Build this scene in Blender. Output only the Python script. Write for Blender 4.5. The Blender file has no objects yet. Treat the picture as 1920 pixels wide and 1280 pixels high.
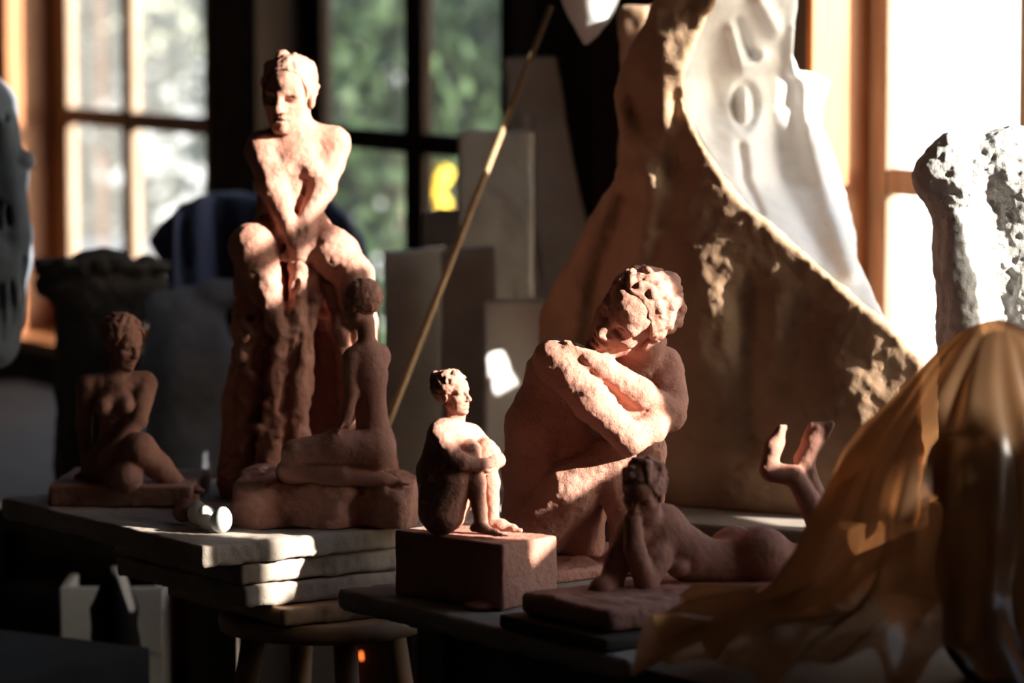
import bpy, bmesh, math, random
import numpy as np
from mathutils import Vector, Matrix

# ------------------------------------------------------------------ camera, light, exposure
scene = bpy.context.scene
COL = scene.collection
FPX = 7200.0                       # 135 mm lens on a 36 mm sensor, in pixels of the 1920x1280 frame
PITCH = math.atan(703 / 7200)
CAMZ = 1.63
cam_data = bpy.data.cameras.new('camera')
cam_data.lens = 135.0
cam_data.sensor_width = 36.0
cam_data.clip_start = 0.05
cam_data.clip_end = 300
cam_data.dof.use_dof = True
cam_data.dof.focus_distance = 5.80
cam_data.dof.aperture_fstop = 2.8
cam = bpy.data.objects.new('camera', cam_data)
cam.location = (0, 0, CAMZ)
cam.rotation_euler = (math.pi / 2 - PITCH, 0, 0)
COL.objects.link(cam)
scene.camera = cam

SUN_AZ, SUN_EL = math.radians(20), math.radians(20)
S = Vector((math.cos(SUN_AZ) * math.cos(SUN_EL), -math.sin(SUN_AZ) * math.cos(SUN_EL), math.sin(SUN_EL)))
sun_d = bpy.data.lights.new('sun', 'SUN')
sun_d.energy = 26.0
sun_d.angle = math.radians(0.53)
sun_d.color = (1.0, 0.89, 0.78)
sun = bpy.data.objects.new('sun', sun_d)
sun.rotation_euler = S.to_track_quat('Z', 'Y').to_euler()
COL.objects.link(sun)

world = bpy.data.worlds.new('world')
scene.world = world
world.use_nodes = True
wn = world.node_tree
wn.nodes.clear()
w_out = wn.nodes.new('ShaderNodeOutputWorld')
w_bg = wn.nodes.new('ShaderNodeBackground')
w_sky = wn.nodes.new('ShaderNodeTexSky')
w_sky.sky_type = 'NISHITA'
w_sky.sun_disc = False
w_sky.sun_elevation = SUN_EL
w_sky.sun_rotation = math.radians(90) + SUN_AZ
w_bg.inputs['Strength'].default_value = 0.92
wn.links.new(w_sky.outputs[0], w_bg.inputs[0])
wn.links.new(w_bg.outputs[0], w_out.inputs[0])

scene.view_settings.view_transform = 'Standard'
scene.view_settings.look = 'None'
scene.view_settings.gamma = 1.0
scene.view_settings.use_curve_mapping = False
scene.view_settings.exposure = 0.1
scene.cycles.use_denoising = True
scene.cycles.max_bounces = 10
scene.cycles.diffuse_bounces = 5
scene.cycles.adaptive_threshold = .03
scene.cycles.transparent_max_bounces = 12
scene.cycles.caustics_reflective = False
scene.cycles.caustics_refractive = False

# ------------------------------------------------------------------ frames of reference
_F = np.array([0, math.cos(PITCH), -math.sin(PITCH)])
_U = np.array([0, math.sin(PITCH), math.cos(PITCH)])


def W(px, py, d):
    """point of the studio that the photograph shows at (px, py), d metres in front of the lens"""
    r = _F + np.array([1.0, 0, 0]) * (px - 960) / FPX - _U * (py - 640) / FPX
    return r * d / r[1] + np.array([0, 0, CAMZ])


# the window wall runs from far left to near right; e = along it, n = outwards
E2 = np.array([.5125, -.859]) / math.hypot(.5125, .859)
N2 = np.array([-E2[1], E2[0]])
WALL0 = np.array([.79, 7.0])
WALL_RZ = math.atan2(E2[1], E2[0])


def RW(u, v, z=0.0):
    p = WALL0 + E2 * u + N2 * v
    return np.array([p[0], p[1], z])


# ------------------------------------------------------------------ materials
def rgb(h):
    c = [int(h[i:i + 2], 16) / 255 for i in (0, 2, 4)]
    return tuple(x / 12.92 if x < .04045 else ((x + .055) / 1.055) ** 2.4 for x in c) + (1,)


def mat(name, c1, c2=None, rough=.85, scale=12, bump=.25, bscale=60, bdist=.004, stretch=(1, 1, 1), spec=.3, crack=0.0, detail=6):
    m = bpy.data.materials.new(name)
    m.use_nodes = True
    nt = m.node_tree
    b = nt.nodes['Principled BSDF']
    b.inputs['Roughness'].default_value = rough
    b.inputs['Specular IOR Level'].default_value = spec
    tc = nt.nodes.new('ShaderNodeTexCoord')
    mp = nt.nodes.new('ShaderNodeMapping')
    mp.inputs['Scale'].default_value = stretch
    nt.links.new(tc.outputs['Object'], mp.inputs[0])
    n1 = nt.nodes.new('ShaderNodeTexNoise')
    n1.inputs['Scale'].default_value = scale
    n1.inputs['Detail'].default_value = detail
    nt.links.new(mp.outputs[0], n1.inputs[0])
    cr = nt.nodes.new('ShaderNodeValToRGB')
    cr.color_ramp.elements[0].position = .35
    cr.color_ramp.elements[1].position = .68
    cr.color_ramp.elements[0].color = c1
    cr.color_ramp.elements[1].color = c2 or c1
    nt.links.new(n1.outputs[0], cr.inputs[0])
    nt.links.new(cr.outputs[0], b.inputs['Base Color'])
    n2 = nt.nodes.new('ShaderNodeTexNoise')
    n2.inputs['Scale'].default_value = bscale
    n2.inputs['Detail'].default_value = 8
    n2.inputs['Roughness'].default_value = .62
    nt.links.new(mp.outputs[0], n2.inputs[0])
    h = n2.outputs[0]
    if crack:
        v = nt.nodes.new('ShaderNodeTexNoise')
        v.inputs['Scale'].default_value = bscale * 1.3
        v.inputs['Detail'].default_value = 3
        v.inputs['Distortion'].default_value = 2.5
        nt.links.new(mp.outputs[0], v.inputs[0])
        r = nt.nodes.new('ShaderNodeMapRange')
        r.inputs[1].default_value = .30
        r.inputs[2].default_value = .38
        nt.links.new(v.outputs[0], r.inputs[0])
        mul = nt.nodes.new('ShaderNodeMath')
        mul.operation = 'MULTIPLY_ADD'
        mul.inputs[1].default_value = crack
        nt.links.new(r.outputs[0], mul.inputs[0])
        nt.links.new(h, mul.inputs[2])
        h = mul.outputs[0]
    bp = nt.nodes.new('ShaderNodeBump')
    bp.inputs['Strength'].default_value = bump
    bp.inputs['Distance'].default_value = bdist
    nt.links.new(h, bp.inputs['Height'])
    nt.links.new(bp.outputs[0], b.inputs['Normal'])
    return m


M = {}
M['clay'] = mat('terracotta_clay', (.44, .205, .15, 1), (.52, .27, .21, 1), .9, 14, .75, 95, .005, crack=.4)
M['clay_dark'] = mat('darker_clay', (.34, .16, .118, 1), (.43, .22, .17, 1), .85, 14, .5, 90, .004, crack=.5)  # deeper tone of the terracotta
M['mould'] = mat('sandy_mould_plaster', (.30, .185, .12, 1), (.41, .275, .18, 1), .95, 7, .5, 40, .006, crack=.3)
M['plaster'] = mat('white_plaster', (.72, .72, .73, 1), (.82, .82, .82, 1), .45, 8, .35, 50, .004, spec=.5)
M['plaster_rough'] = mat('rough_white_plaster', (.62, .61, .59, 1), (.8, .79, .77, 1), .85, 20, .7, 70, .008, crack=1.0)
M['slab'] = mat('grey_plaster_slab', (.36, .32, .28, 1), (.5, .46, .42, 1), .8, 5, .35, 35, .004)
M['board'] = mat('plaster_bat', (.30, .245, .21, 1), (.42, .35, .30, 1), .85, 8, .5, 60, .004, crack=.4)
M['plank'] = mat('weathered_plank', (.24, .20, .175, 1), (.36, .31, .28, 1), .7, 6, .4, 30, .003, (1, 1, 1))
M['dark_wood_and_shade'] = mat('dark_wood_with_frame_shade', (.022, .014, .010, 1), (.038, .024, .017, 1), .85, 5, .3, 20, .003, (6, 6, .6), spec=.15)  # real dark wood; also carries the shade on the middle window's frame
M['jamb'] = mat('varnished_wood', (.34, .115, .04, 1), (.46, .18, .07, 1), .38, 6, .2, 20, .002, (14, 14, .8), spec=.5)
M['sash'] = mat('sash_wood', (.22, .145, .10, 1), (.32, .23, .17, 1), .5, 6, .3, 25, .003, (10, 10, 1))
M['bench'] = mat('dark_bench_wood', (.045, .034, .027, 1), (.07, .052, .042, 1), .75, 6, .3, 20, .003)
M['black'] = mat('black_iron', (.012, .011, .011, 1), (.02, .018, .018, 1), .8, 8, .2, 30, .002, spec=.12)
M['floor'] = mat('concrete_floor', (.10, .085, .075, 1), (.16, .14, .12, 1), .9, 3, .3, 20, .003)
M['wall'] = mat('dark_timber_wall', (.045, .03, .022, 1), (.075, .05, .036, 1), .75, 4, .3, 15, .003, (5, 5, .6))
M['ceil'] = mat('dark_ceiling', (.10, .08, .065, 1), (.13, .105, .085, 1), .9, 3)
M['room'] = mat('dim_plaster_wall', (.09, .075, .065, 1), (.12, .10, .09, 1), .9, 3)
M['rod'] = mat('bamboo_rod', (.30, .19, .10, 1), (.40, .27, .15, 1), .6, 20, .2, 40, .002, (8, 8, 1))
M['egg'] = mat('eggshell', (.72, .70, .68, 1), (.82, .80, .77, 1), .5, 6, .08, 120, .001)
M['egg_blue'] = mat('pale_blue_eggshell', (.66, .70, .72, 1), (.76, .79, .80, 1), .5, 6, .08, 120, .001)
M['navy'] = mat('navy_cloth', (.035, .045, .085, 1), (.06, .075, .14, 1), .9, 5, .3, 60, .003)
M['blue'] = mat('blue_cloth', (.13, .17, .34, 1), (.19, .24, .44, 1), .9, 5, .3, 60, .003)
M['sack'] = mat('grey_sack_cloth', (.15, .16, .19, 1), (.25, .265, .32, 1), .8, 4, .4, 30, .004)
M['coat'] = mat('blue_grey_coat', (.10, .12, .155, 1), (.17, .20, .25, 1), .9, 4, .4, 60, .003)
M['stump'] = mat('rough_dark_cast', (.055, .047, .04, 1), (.10, .085, .07, 1), .95, 10, .8, 40, .008)
M['red'] = mat('red_plastic', (.60, .03, .02, 1), (.64, .04, .03, 1), .4, 4, .05, 20, .001, spec=.5)
M['redwood'] = mat('red_brown_board', (.16, .04, .018, 1), (.22, .06, .03, 1), .6, 6, .2, 20, .002)
M['white_panel'] = mat('white_paint', (.8, .8, .8, 1), (.84, .84, .84, 1), .6, 4, .1, 20, .002)
M['stool'] = mat('pale_stool_wood', (.26, .15, .085, 1), (.36, .22, .13, 1), .55, 6, .25, 25, .002)
M['render'] = mat('white_rendered_wall', (.82, .80, .76, 1), (.88, .86, .82, 1), .9, 2, .2, 20, .004)
M['gravel'] = mat('pale_gravel', (.5, .46, .40, 1), (.66, .62, .55, 1), .95, 30, .4, 60, .01)
M['bark'] = mat('bark', (.10, .065, .04, 1), (.20, .14, .09, 1), .9, 12, .6, 30, .01)
M['yellow'] = mat('yellow_blooms', (.55, .36, .02, 1), (.7, .5, .05, 1), .7, 10)
M['cloth_white'] = mat('white_cotton', (.72, .74, .78, 1), (.82, .83, .85, 1), .9, 6, .2, 60, .002)


def leaf_mat(name, c1, c2):
    m = mat(name, c1, c2, .5, 3, 0.0, 10, .001)
    nt = m.node_tree
    b = nt.nodes['Principled BSDF']
    out = nt.nodes['Material Output']
    tr = nt.nodes.new('ShaderNodeBsdfTranslucent')
    tr.inputs[0].default_value = c2
    mx = nt.nodes.new('ShaderNodeMixShader')
    mx.inputs[0].default_value = .4
    nt.links.new(b.outputs[0], mx.inputs[1])
    nt.links.new(tr.outputs[0], mx.inputs[2])
    nt.links.new(mx.outputs[0], out.inputs[0])
    return m


M['leaf'] = leaf_mat('green_leaf', (.03, .06, .03, 1), (.09, .15, .07, 1))
M['leaf_grey'] = leaf_mat('grey_green_leaf', (.07, .10, .075, 1), (.17, .22, .17, 1))


def glass_mat(name, d0, d1):
    m = bpy.data.materials.new(name)
    m.use_nodes = True
    nt = m.node_tree
    nt.nodes.clear()
    out = nt.nodes.new('ShaderNodeOutputMaterial')
    t = nt.nodes.new('ShaderNodeBsdfTransparent')
    t.inputs[0].default_value = (.95, .97, .96, 1)
    g = nt.nodes.new('ShaderNodeBsdfGlossy')
    g.inputs['Roughness'].default_value = .03
    d = nt.nodes.new('ShaderNodeBsdfTranslucent')
    d.inputs[0].default_value = (.62, .64, .62, 1)
    lw = nt.nodes.new('ShaderNodeLayerWeight')
    lw.inputs[0].default_value = .5
    pw = nt.nodes.new('ShaderNodeMath')
    pw.operation = 'POWER'
    pw.inputs[1].default_value = 5
    nt.links.new(lw.outputs['Facing'], pw.inputs[0])
    fr = nt.nodes.new('ShaderNodeMath')
    fr.operation = 'MULTIPLY_ADD'
    fr.inputs[1].default_value = .9
    fr.inputs[2].default_value = .03
    nt.links.new(pw.outputs[0], fr.inputs[0])
    m1 = nt.nodes.new('ShaderNodeMixShader')
    nt.links.new(fr.outputs[0], m1.inputs[0])
    nt.links.new(t.outputs[0], m1.inputs[1])
    nt.links.new(g.outputs[0], m1.inputs[2])
    ns = nt.nodes.new('ShaderNodeTexNoise')
    ns.inputs['Scale'].default_value = 4
    mr = nt.nodes.new('ShaderNodeMapRange')
    mr.inputs[3].default_value = d0
    mr.inputs[4].default_value = d1
    nt.links.new(ns.outputs[0], mr.inputs[0])
    m2 = nt.nodes.new('ShaderNodeMixShader')
    nt.links.new(mr.outputs[0], m2.inputs[0])
    nt.links.new(m1.outputs[0], m2.inputs[1])
    nt.links.new(d.outputs[0], m2.inputs[2])
    nt.links.new(m2.outputs[0], out.inputs[0])
    return m


M['glass'] = glass_mat('window_glass', .0, .025)
M['glass_dusty'] = glass_mat('dusty_window_glass', .02, .09)


def plastic_mat():
    """thin amber dust sheet: lets part of the light through"""
    m = bpy.data.materials.new('amber_plastic_sheet')
    m.use_nodes = True
    nt = m.node_tree
    b = nt.nodes['Principled BSDF']
    out = nt.nodes['Material Output']
    b.inputs['Base Color'].default_value = (.17, .095, .05, 1)
    b.inputs['Roughness'].default_value = .26
    b.inputs['Specular IOR Level'].default_value = .6
    tr = nt.nodes.new('ShaderNodeBsdfTranslucent')
    tr.inputs[0].default_value = (.56, .32, .175, 1)
    tp = nt.nodes.new('ShaderNodeBsdfTransparent')
    tp.inputs[0].default_value = (.75, .52, .34, 1)
    ns = nt.nodes.new('ShaderNodeTexNoise')
    ns.inputs['Scale'].default_value = 7
    tc = nt.nodes.new('ShaderNodeTexCoord')
    nt.links.new(tc.outputs['Object'], ns.inputs[0])
    mr = nt.nodes.new('ShaderNodeMapRange')
    mr.inputs[1].default_value = .4
    mr.inputs[2].default_value = .65
    mr.inputs[3].default_value = .16
    mr.inputs[4].default_value = .5
    nt.links.new(ns.outputs[0], mr.inputs[0])
    m1 = nt.nodes.new('ShaderNodeMixShader')
    m1.inputs[0].default_value = .5
    nt.links.new(b.outputs[0], m1.inputs[1])
    nt.links.new(tr.outputs[0], m1.inputs[2])
    m2 = nt.nodes.new('ShaderNodeMixShader')
    nt.links.new(mr.outputs[0], m2.inputs[0])
    nt.links.new(m1.outputs[0], m2.inputs[1])
    nt.links.new(tp.outputs[0], m2.inputs[2])
    nt.links.new(m2.outputs[0], out.inputs[0])
    return m


M['plastic'] = plastic_mat()


def emit_mat(name, c, s):
    m = bpy.data.materials.new(name)
    m.use_nodes = True
    nt = m.node_tree
    nt.nodes.clear()
    out = nt.nodes.new('ShaderNodeOutputMaterial')
    e = nt.nodes.new('ShaderNodeEmission')
    e.inputs[0].default_value = c
    e.inputs[1].default_value = s
    nt.links.new(e.outputs[0], out.inputs[0])
    return m


M['flame'] = emit_mat('flame', (1, .17, .03, 1), 3.0)


# ------------------------------------------------------------------ object helpers
def tag(o, label=None, cat=None, group=None, kind=None):
    if label: o['label'] = label
    if cat: o['category'] = cat
    if group: o['group'] = group
    if kind: o['kind'] = kind
    return o


def thing(name, label, cat, loc, group=None):
    o = bpy.data.objects.new(name, None)
    o.empty_display_size = .05
    o.location = Vector([float(x) for x in loc])
    COL.objects.link(o)
    return tag(o, label, cat, group)


def mesh_obj(name, verts, faces, material, parent=None, smooth=True, origin=None):
    """verts in studio coordinates; stored about the parent's base (or about origin)"""
    verts = np.asarray(verts, dtype=np.float64)
    base = np.array(parent_base(parent)) if parent else (np.asarray(origin, float) if origin is not None else np.array([verts[:, 0].mean(), verts[:, 1].mean(), verts[:, 2].min()]))
    me = bpy.data.meshes.new(name)
    v = (verts - base).astype(np.float32)
    if isinstance(faces, np.ndarray):
        nf = len(faces)
        me.vertices.add(len(v))
        me.vertices.foreach_set('co', v.ravel())
        me.loops.add(nf * 4)
        me.loops.foreach_set('vertex_index', faces.astype(np.int32).ravel())
        me.polygons.add(nf)
        me.polygons.foreach_set('loop_start', np.arange(0, nf * 4, 4, dtype=np.int32))
        me.polygons.foreach_set('loop_total', np.full(nf, 4, dtype=np.int32))
        me.update(calc_edges=True)
    else:
        me.from_pydata([tuple(map(float, x)) for x in v], [], faces)
    me.materials.append(M[material])
    if smooth:
        me.polygons.foreach_set('use_smooth', np.ones(len(me.polygons), dtype=bool))
    me.update()
    o = bpy.data.objects.new(name, me)
    COL.objects.link(o)
    if parent:
        o.parent = parent
        if parent.type == 'MESH':
            pass
    else:
        o.location = Vector([float(x) for x in base])
    return o


def parent_base(p):
    b = np.array(p.location)
    while p.parent:
        p = p.parent
        b = b + np.array(p.location)
    return b


def box_vf(c, h, rz=0.0, bev=.003, tilt=None):
    """bevelled box: centre, half sizes, turn about z; returns verts, faces"""
    bm = bmesh.new()
    bmesh.ops.create_cube(bm, size=2)
    for v in bm.verts:
        v.co = Vector((v.co.x * h[0], v.co.y * h[1], v.co.z * h[2]))
    if bev:
        bmesh.ops.bevel(bm, geom=bm.edges[:], offset=min(bev, min(h) * .6), segments=2, profile=.6, affect='EDGES')
    m = Matrix.Rotation(rz, 3, 'Z')
    if tilt is not None:
        m = tilt @ m
    vs = [np.array(m @ v.co) + np.asarray(c, float) for v in bm.verts]
    bm.verts.index_update()
    fs = [[v.index for v in f.verts] for f in bm.faces]
    bm.free()
    return np.array(vs), fs


def box_obj(name, c, h, material, parent=None, rz=0.0, bev=.003, tilt=None):
    v, f = box_vf(c, h, rz, bev, tilt)
    o = mesh_obj(name, v, f, material, parent, smooth=False)
    return o


def tube_obj(name, pts, rads, material, parent=None, seg=14):
    pts = [np.asarray(p, float) for p in pts]
    vs, fs = [], []
    for i, p in enumerate(pts):
        t = pts[min(i + 1, len(pts) - 1)] - pts[max(i - 1, 0)]
        t = t / np.linalg.norm(t)
        a = np.cross(t, [0, 0, 1.0]) if abs(t[2]) < .95 else np.cross(t, [1.0, 0, 0])
        a /= np.linalg.norm(a)
        b = np.cross(t, a)
        for k in range(seg):
            an = 2 * math.pi * k / seg
            vs.append(p + rads[i] * (a * math.cos(an) + b * math.sin(an)))
    for i in range(len(pts) - 1):
        for k in range(seg):
            fs.append([i * seg + k, i * seg + (k + 1) % seg, (i + 1) * seg + (k + 1) % seg, (i + 1) * seg + k])
    fs.append(list(range(seg))[::-1])
    fs.append([(len(pts) - 1) * seg + k for k in range(seg)])
    return mesh_obj(name, vs, fs, material, parent)


def lathe_obj(name, base, prof, material, parent=None, seg=32):
    vs, fs = [], []
    for (r, z) in prof:
        for k in range(seg):
            a = 2 * math.pi * k / seg
            vs.append((base[0] + r * math.cos(a), base[1] + r * math.sin(a), base[2] + z))
    for i in range(len(prof) - 1):
        for k in range(seg):
            fs.append([i * seg + k, i * seg + (k + 1) % seg, (i + 1) * seg + (k + 1) % seg, (i + 1) * seg + k])
    fs.append(list(range(seg))[::-1])
    fs.append([(len(prof) - 1) * seg + k for k in range(seg)])
    return mesh_obj(name, vs, fs, material, parent)


# ------------------------------------------------------------------ modelling in clay: blended solids -> one surface
class Clay:
    """solids are blended in a distance field and turned into one quad surface"""

    def __init__(self, d0):
        self.d0 = d0
        self.s = d0 / FPX           # metres per photograph pixel at this distance
        self.ops = []

    def P(self, px, py, w=0.0):
        return W(px, py, self.d0 + w * self.s)

    # every radius and blend is in pixels of the photograph at d0
    def chain(self, pts, k=10, sub=False):
        q = [(self.P(*p[:3]), p[3] * self.s) for p in pts]
        for (a, ra), (b, rb) in zip(q, q[1:]):
            self.ops.append(('cone', a, b, ra, rb, k * self.s, sub))
        return self

    def cone(self, a, b, ra, rb, k, sub=False):        # metres
        self.ops.append(('cone', np.asarray(a, float), np.asarray(b, float), ra, rb, k, sub))

    def ball(self, px, py, w, r, k=10, sub=False, rot=None):
        rr = np.array(r if hasattr(r, '__len__') else (r, r, r), float) * self.s
        self.ops.append(('ell', self.P(px, py, w), rr, np.eye(3) if rot is None else rot, k * self.s, sub))
        return self

    def ell(self, c, r, rot, k, sub=False):              # metres
        self.ops.append(('ell', np.asarray(c, float), np.asarray(r, float), rot, k, sub))

    def box(self, c, h, rz=0.0, rnd=.004, k=.002, sub=False, rot=None):
        if rot is None:
            cs, sn = math.cos(rz), math.sin(rz)
            rot = np.array([[cs, -sn, 0], [sn, cs, 0], [0, 0, 1]])
        self.ops.append(('box', np.asarray(c, float), np.asarray(h, float), rot, rnd, k, sub))
        return self

    def slab(self, poly, yc, th, rnd, k=.004, sub=False):
        """outline (px, py) at d0, mid-depth yc(X, Z) and half thickness th(X, Z) in metres"""
        q = np.array([self.P(*p) for p in poly])
        self.ops.append(('slab', q[:, [0, 2]], yc, th, rnd, k, sub))
        return self

    @staticmethod
    def _bbox(op):
        t = op[0]
        if t == 'cone':
            _, a, b, ra, rb, k, _s = op
            lo = np.minimum(a - ra, b - rb)
            hi = np.maximum(a + ra, b + rb)
        elif t == 'ell':
            _, c, r, R, k, _s = op
            ex = np.sqrt(((R * r) ** 2).sum(1))
            lo, hi = c - ex, c + ex
        elif t == 'box':
            _, c, h, R, rnd, k, _s = op
            ex = np.abs(R) @ h
            lo, hi = c - ex, c + ex
        else:
            _, q, yc, th, rnd, k, _s = op
            x = np.linspace(q[:, 0].min(), q[:, 0].max(), 40)[:, None]
            z = np.linspace(q[:, 1].min(), q[:, 1].max(), 40)[None, :]
            y, t_ = yc(x, z) + 0 * x * z, th(x, z) + 0 * x * z
            lo = np.array([q[:, 0].min(), (y - t_).min(), q[:, 1].min()])
            hi = np.array([q[:, 0].max(), (y + t_).max(), q[:, 1].max()])
        return lo, hi, k

    def surface(self, vox, noise=(), seed=1, cut_z=None):
        bbs = [self._bbox(o) for o in self.ops]
        lo = np.min([b[0] for o, b in zip(self.ops, bbs) if not o[-1]], axis=0) - 5 * vox
        hi = np.max([b[1] for o, b in zip(self.ops, bbs) if not o[-1]], axis=0) + 5 * vox
        n = np.ceil((hi - lo) / vox).astype(int) + 1
        ax = [lo[i] + vox * np.arange(n[i]) for i in range(3)]
        F = np.full(n, 50 * vox, dtype=np.float32)
        for op, (bl, bh, k) in zip(self.ops, bbs):
            m = 1.2 * k + 4 * vox
            i0 = np.clip(np.floor((bl - m - lo) / vox).astype(int), 0, n)
            i1 = np.clip(np.ceil((bh + m - lo) / vox).astype(int) + 1, 0, n)
            if (i1 <= i0).any():
                continue
            x = ax[0][i0[0]:i1[0]][:, None, None]
            y = ax[1][i0[1]:i1[1]][None, :, None]
            z = ax[2][i0[2]:i1[2]][None, None, :]
            t = op[0]
            if t == 'cone':
                _, a, b, ra, rb, k, sub = op
                ba = b - a
                dd = max(float(ba @ ba), 1e-12)
                h = np.clip(((x - a[0]) * ba[0] + (y - a[1]) * ba[1] + (z - a[2]) * ba[2]) / dd, 0, 1)
                d = np.sqrt((x - a[0] - h * ba[0]) ** 2 + (y - a[1] - h * ba[1]) ** 2 + (z - a[2] - h * ba[2]) ** 2) - (ra + h * (rb - ra))
            elif t == 'ell':
                _, c, r, R, k, sub = op
                q = [((x - c[0]) * R[0, i] + (y - c[1]) * R[1, i] + (z - c[2]) * R[2, i]) for i in range(3)]
                k0 = np.sqrt(sum((q[i] / r[i]) ** 2 for i in range(3)))
                k1 = np.sqrt(sum((q[i] / r[i] ** 2) ** 2 for i in range(3))) + 1e-9
                d = k0 * (k0 - 1) / k1
            elif t == 'box':
                _, c, hh, R, rnd, k, sub = op
                q = [np.abs((x - c[0]) * R[0, i] + (y - c[1]) * R[1, i] + (z - c[2]) * R[2, i]) - hh[i] + rnd for i in range(3)]
                d = np.sqrt(sum(np.maximum(v, 0) ** 2 for v in q)) + np.minimum(np.maximum(np.maximum(q[0], q[1]), q[2]), 0) - rnd
            else:
                _, pg, yc, th, rnd, k, sub = op
                X, Z = x[:, 0, :], z[0]
                X, Z = np.broadcast_arrays(X, Z)
                d2 = np.full(X.shape, 1e9)
                inside = np.zeros(X.shape, bool)
                for p0, p1 in zip(pg, np.roll(pg, -1, axis=0)):
                    ex, ez = p1 - p0
                    h = np.clip(((X - p0[0]) * ex + (Z - p0[1]) * ez) / (ex * ex + ez * ez), 0, 1)
                    d2 = np.minimum(d2, (X - p0[0] - h * ex) ** 2 + (Z - p0[1] - h * ez) ** 2)
                    c = ((p0[1] <= Z) & (p1[1] > Z)) | ((p1[1] <= Z) & (p0[1] > Z))
                    with np.errstate(divide='ignore', invalid='ignore'):
                        xi = p0[0] + (Z - p0[1]) / (ez if ez else 1e-12) * ex
                    inside ^= c & (X < xi)
                d2 = np.where(inside, -np.sqrt(d2), np.sqrt(d2)) + rnd
                q0 = d2[:, None, :]
                q1 = np.abs(y - yc(X, Z)[:, None, :]) - th(X, Z)[:, None, :] + rnd
                d = np.sqrt(np.maximum(q0, 0) ** 2 + np.maximum(q1, 0) ** 2) + np.minimum(np.maximum(q0, q1), 0) - rnd
            sl = tuple(slice(i0[i], i1[i]) for i in range(3))
            a_ = F[sl]
            if sub:
                hmix = np.clip(.5 - .5 * (a_ + d) / k, 0, 1)
                F[sl] = a_ + (-d - a_) * hmix + k * hmix * (1 - hmix)
            else:
                hmix = np.clip(.5 + .5 * (d - a_) / k, 0, 1)
                F[sl] = d + (a_ - d) * hmix - k * hmix * (1 - hmix)
        rng = np.random.default_rng(seed)
        for amp, size in noise:
            cells = [np.arange(n[i]) * vox / size for i in range(3)]
            g = rng.uniform(-1, 1, [int(c[-1]) + 3 for c in cells]).astype(np.float32)
            for i in range(3):
                c = cells[i]
                f0 = np.floor(c).astype(int)
                t_ = (c - f0)
                t_ = (t_ * t_ * (3 - 2 * t_)).astype(np.float32)
                shp = [1, 1, 1]
                shp[i] = -1
                t_ = t_.reshape(shp)
                g = np.take(g, f0, axis=i) * (1 - t_) + np.take(g, f0 + 1, axis=i) * t_
            F += amp * g
        if cut_z is not None:
            F = np.maximum(F, (cut_z - ax[2]).astype(np.float32)[None, None, :])
        F[0] = F[-1] = vox
        F[:, 0] = F[:, -1] = vox
        F[:, :, 0] = F[:, :, -1] = vox
        return surface_nets(F, lo, vox)

    def build(self, name, material, vox, parent=None, noise=(), seed=1, cut_z=None):
        v, q = self.surface(vox, noise, seed, cut_z)
        return mesh_obj(name, v, q, material, parent)


def surface_nets(F, lo, vox):
    s = F < 0
    cnt = sum(s[i:s.shape[0] - 1 + i, j:s.shape[1] - 1 + j, k:s.shape[2] - 1 + k].astype(np.int8)
              for i in (0, 1) for j in (0, 1) for k in (0, 1))
    act = (cnt > 0) & (cnt < 8)
    I, J, K = np.nonzero(act)
    corner = [(i, j, k) for i in (0, 1) for j in (0, 1) for k in (0, 1)]
    val = {c: F[I + c[0], J + c[1], K + c[2]] for c in corner}
    pos = np.zeros((len(I), 3))
    num = np.zeros(len(I))
    for a in corner:
        for axis in range(3):
            if a[axis] == 0:
                b = list(a); b[axis] = 1; b = tuple(b)
                va, vb = val[a], val[b]
                cr = (va < 0) != (vb < 0)
                t = np.where(cr, va / np.where(cr, va - vb, 1), 0)
                for i in range(3):
                    pos[:, i] += np.where(cr, a[i] + (t if i == axis else 0), 0)
                num += cr
    pos = pos / num[:, None] + np.stack([I, J, K], 1)
    vid = np.full(act.shape, -1, dtype=np.int64)
    vid[I, J, K] = np.arange(len(I))
    quads = []
    for axis in range(3):
        o1, o2 = [(1, 2), (2, 0), (0, 1)][axis]
        sa = np.take(s, range(s.shape[axis] - 1), axis=axis)
        sb = np.take(s, range(1, s.shape[axis]), axis=axis)
        ed = np.stack(np.nonzero(sa != sb), 1)
        ok = (ed[:, o1] >= 1) & (ed[:, o2] >= 1) & (ed[:, o1] < act.shape[o1]) & (ed[:, o2] < act.shape[o2])
        ed = ed[ok]
        c = []
        for (da, db) in ((-1, -1), (0, -1), (0, 0), (-1, 0)):
            e_ = ed.copy()
            e_[:, o1] += da
            e_[:, o2] += db
            c.append(vid[e_[:, 0], e_[:, 1], e_[:, 2]])
        q = np.stack(c, 1)
        flip = ~sa[ed[:, 0], ed[:, 1], ed[:, 2]]
        q[flip] = q[flip][:, ::-1]
        quads.append(q)
    return lo + pos * vox, np.concatenate(quads)


def basis(f, u):
    f = np.asarray(f, float); f = f / np.linalg.norm(f)
    u = np.asarray(u, float); u = u - f * (u @ f); u /= np.linalg.norm(u)
    r = np.cross(f, u)
    return np.stack([r, f, u], 1)      # columns: right, face, up


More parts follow.
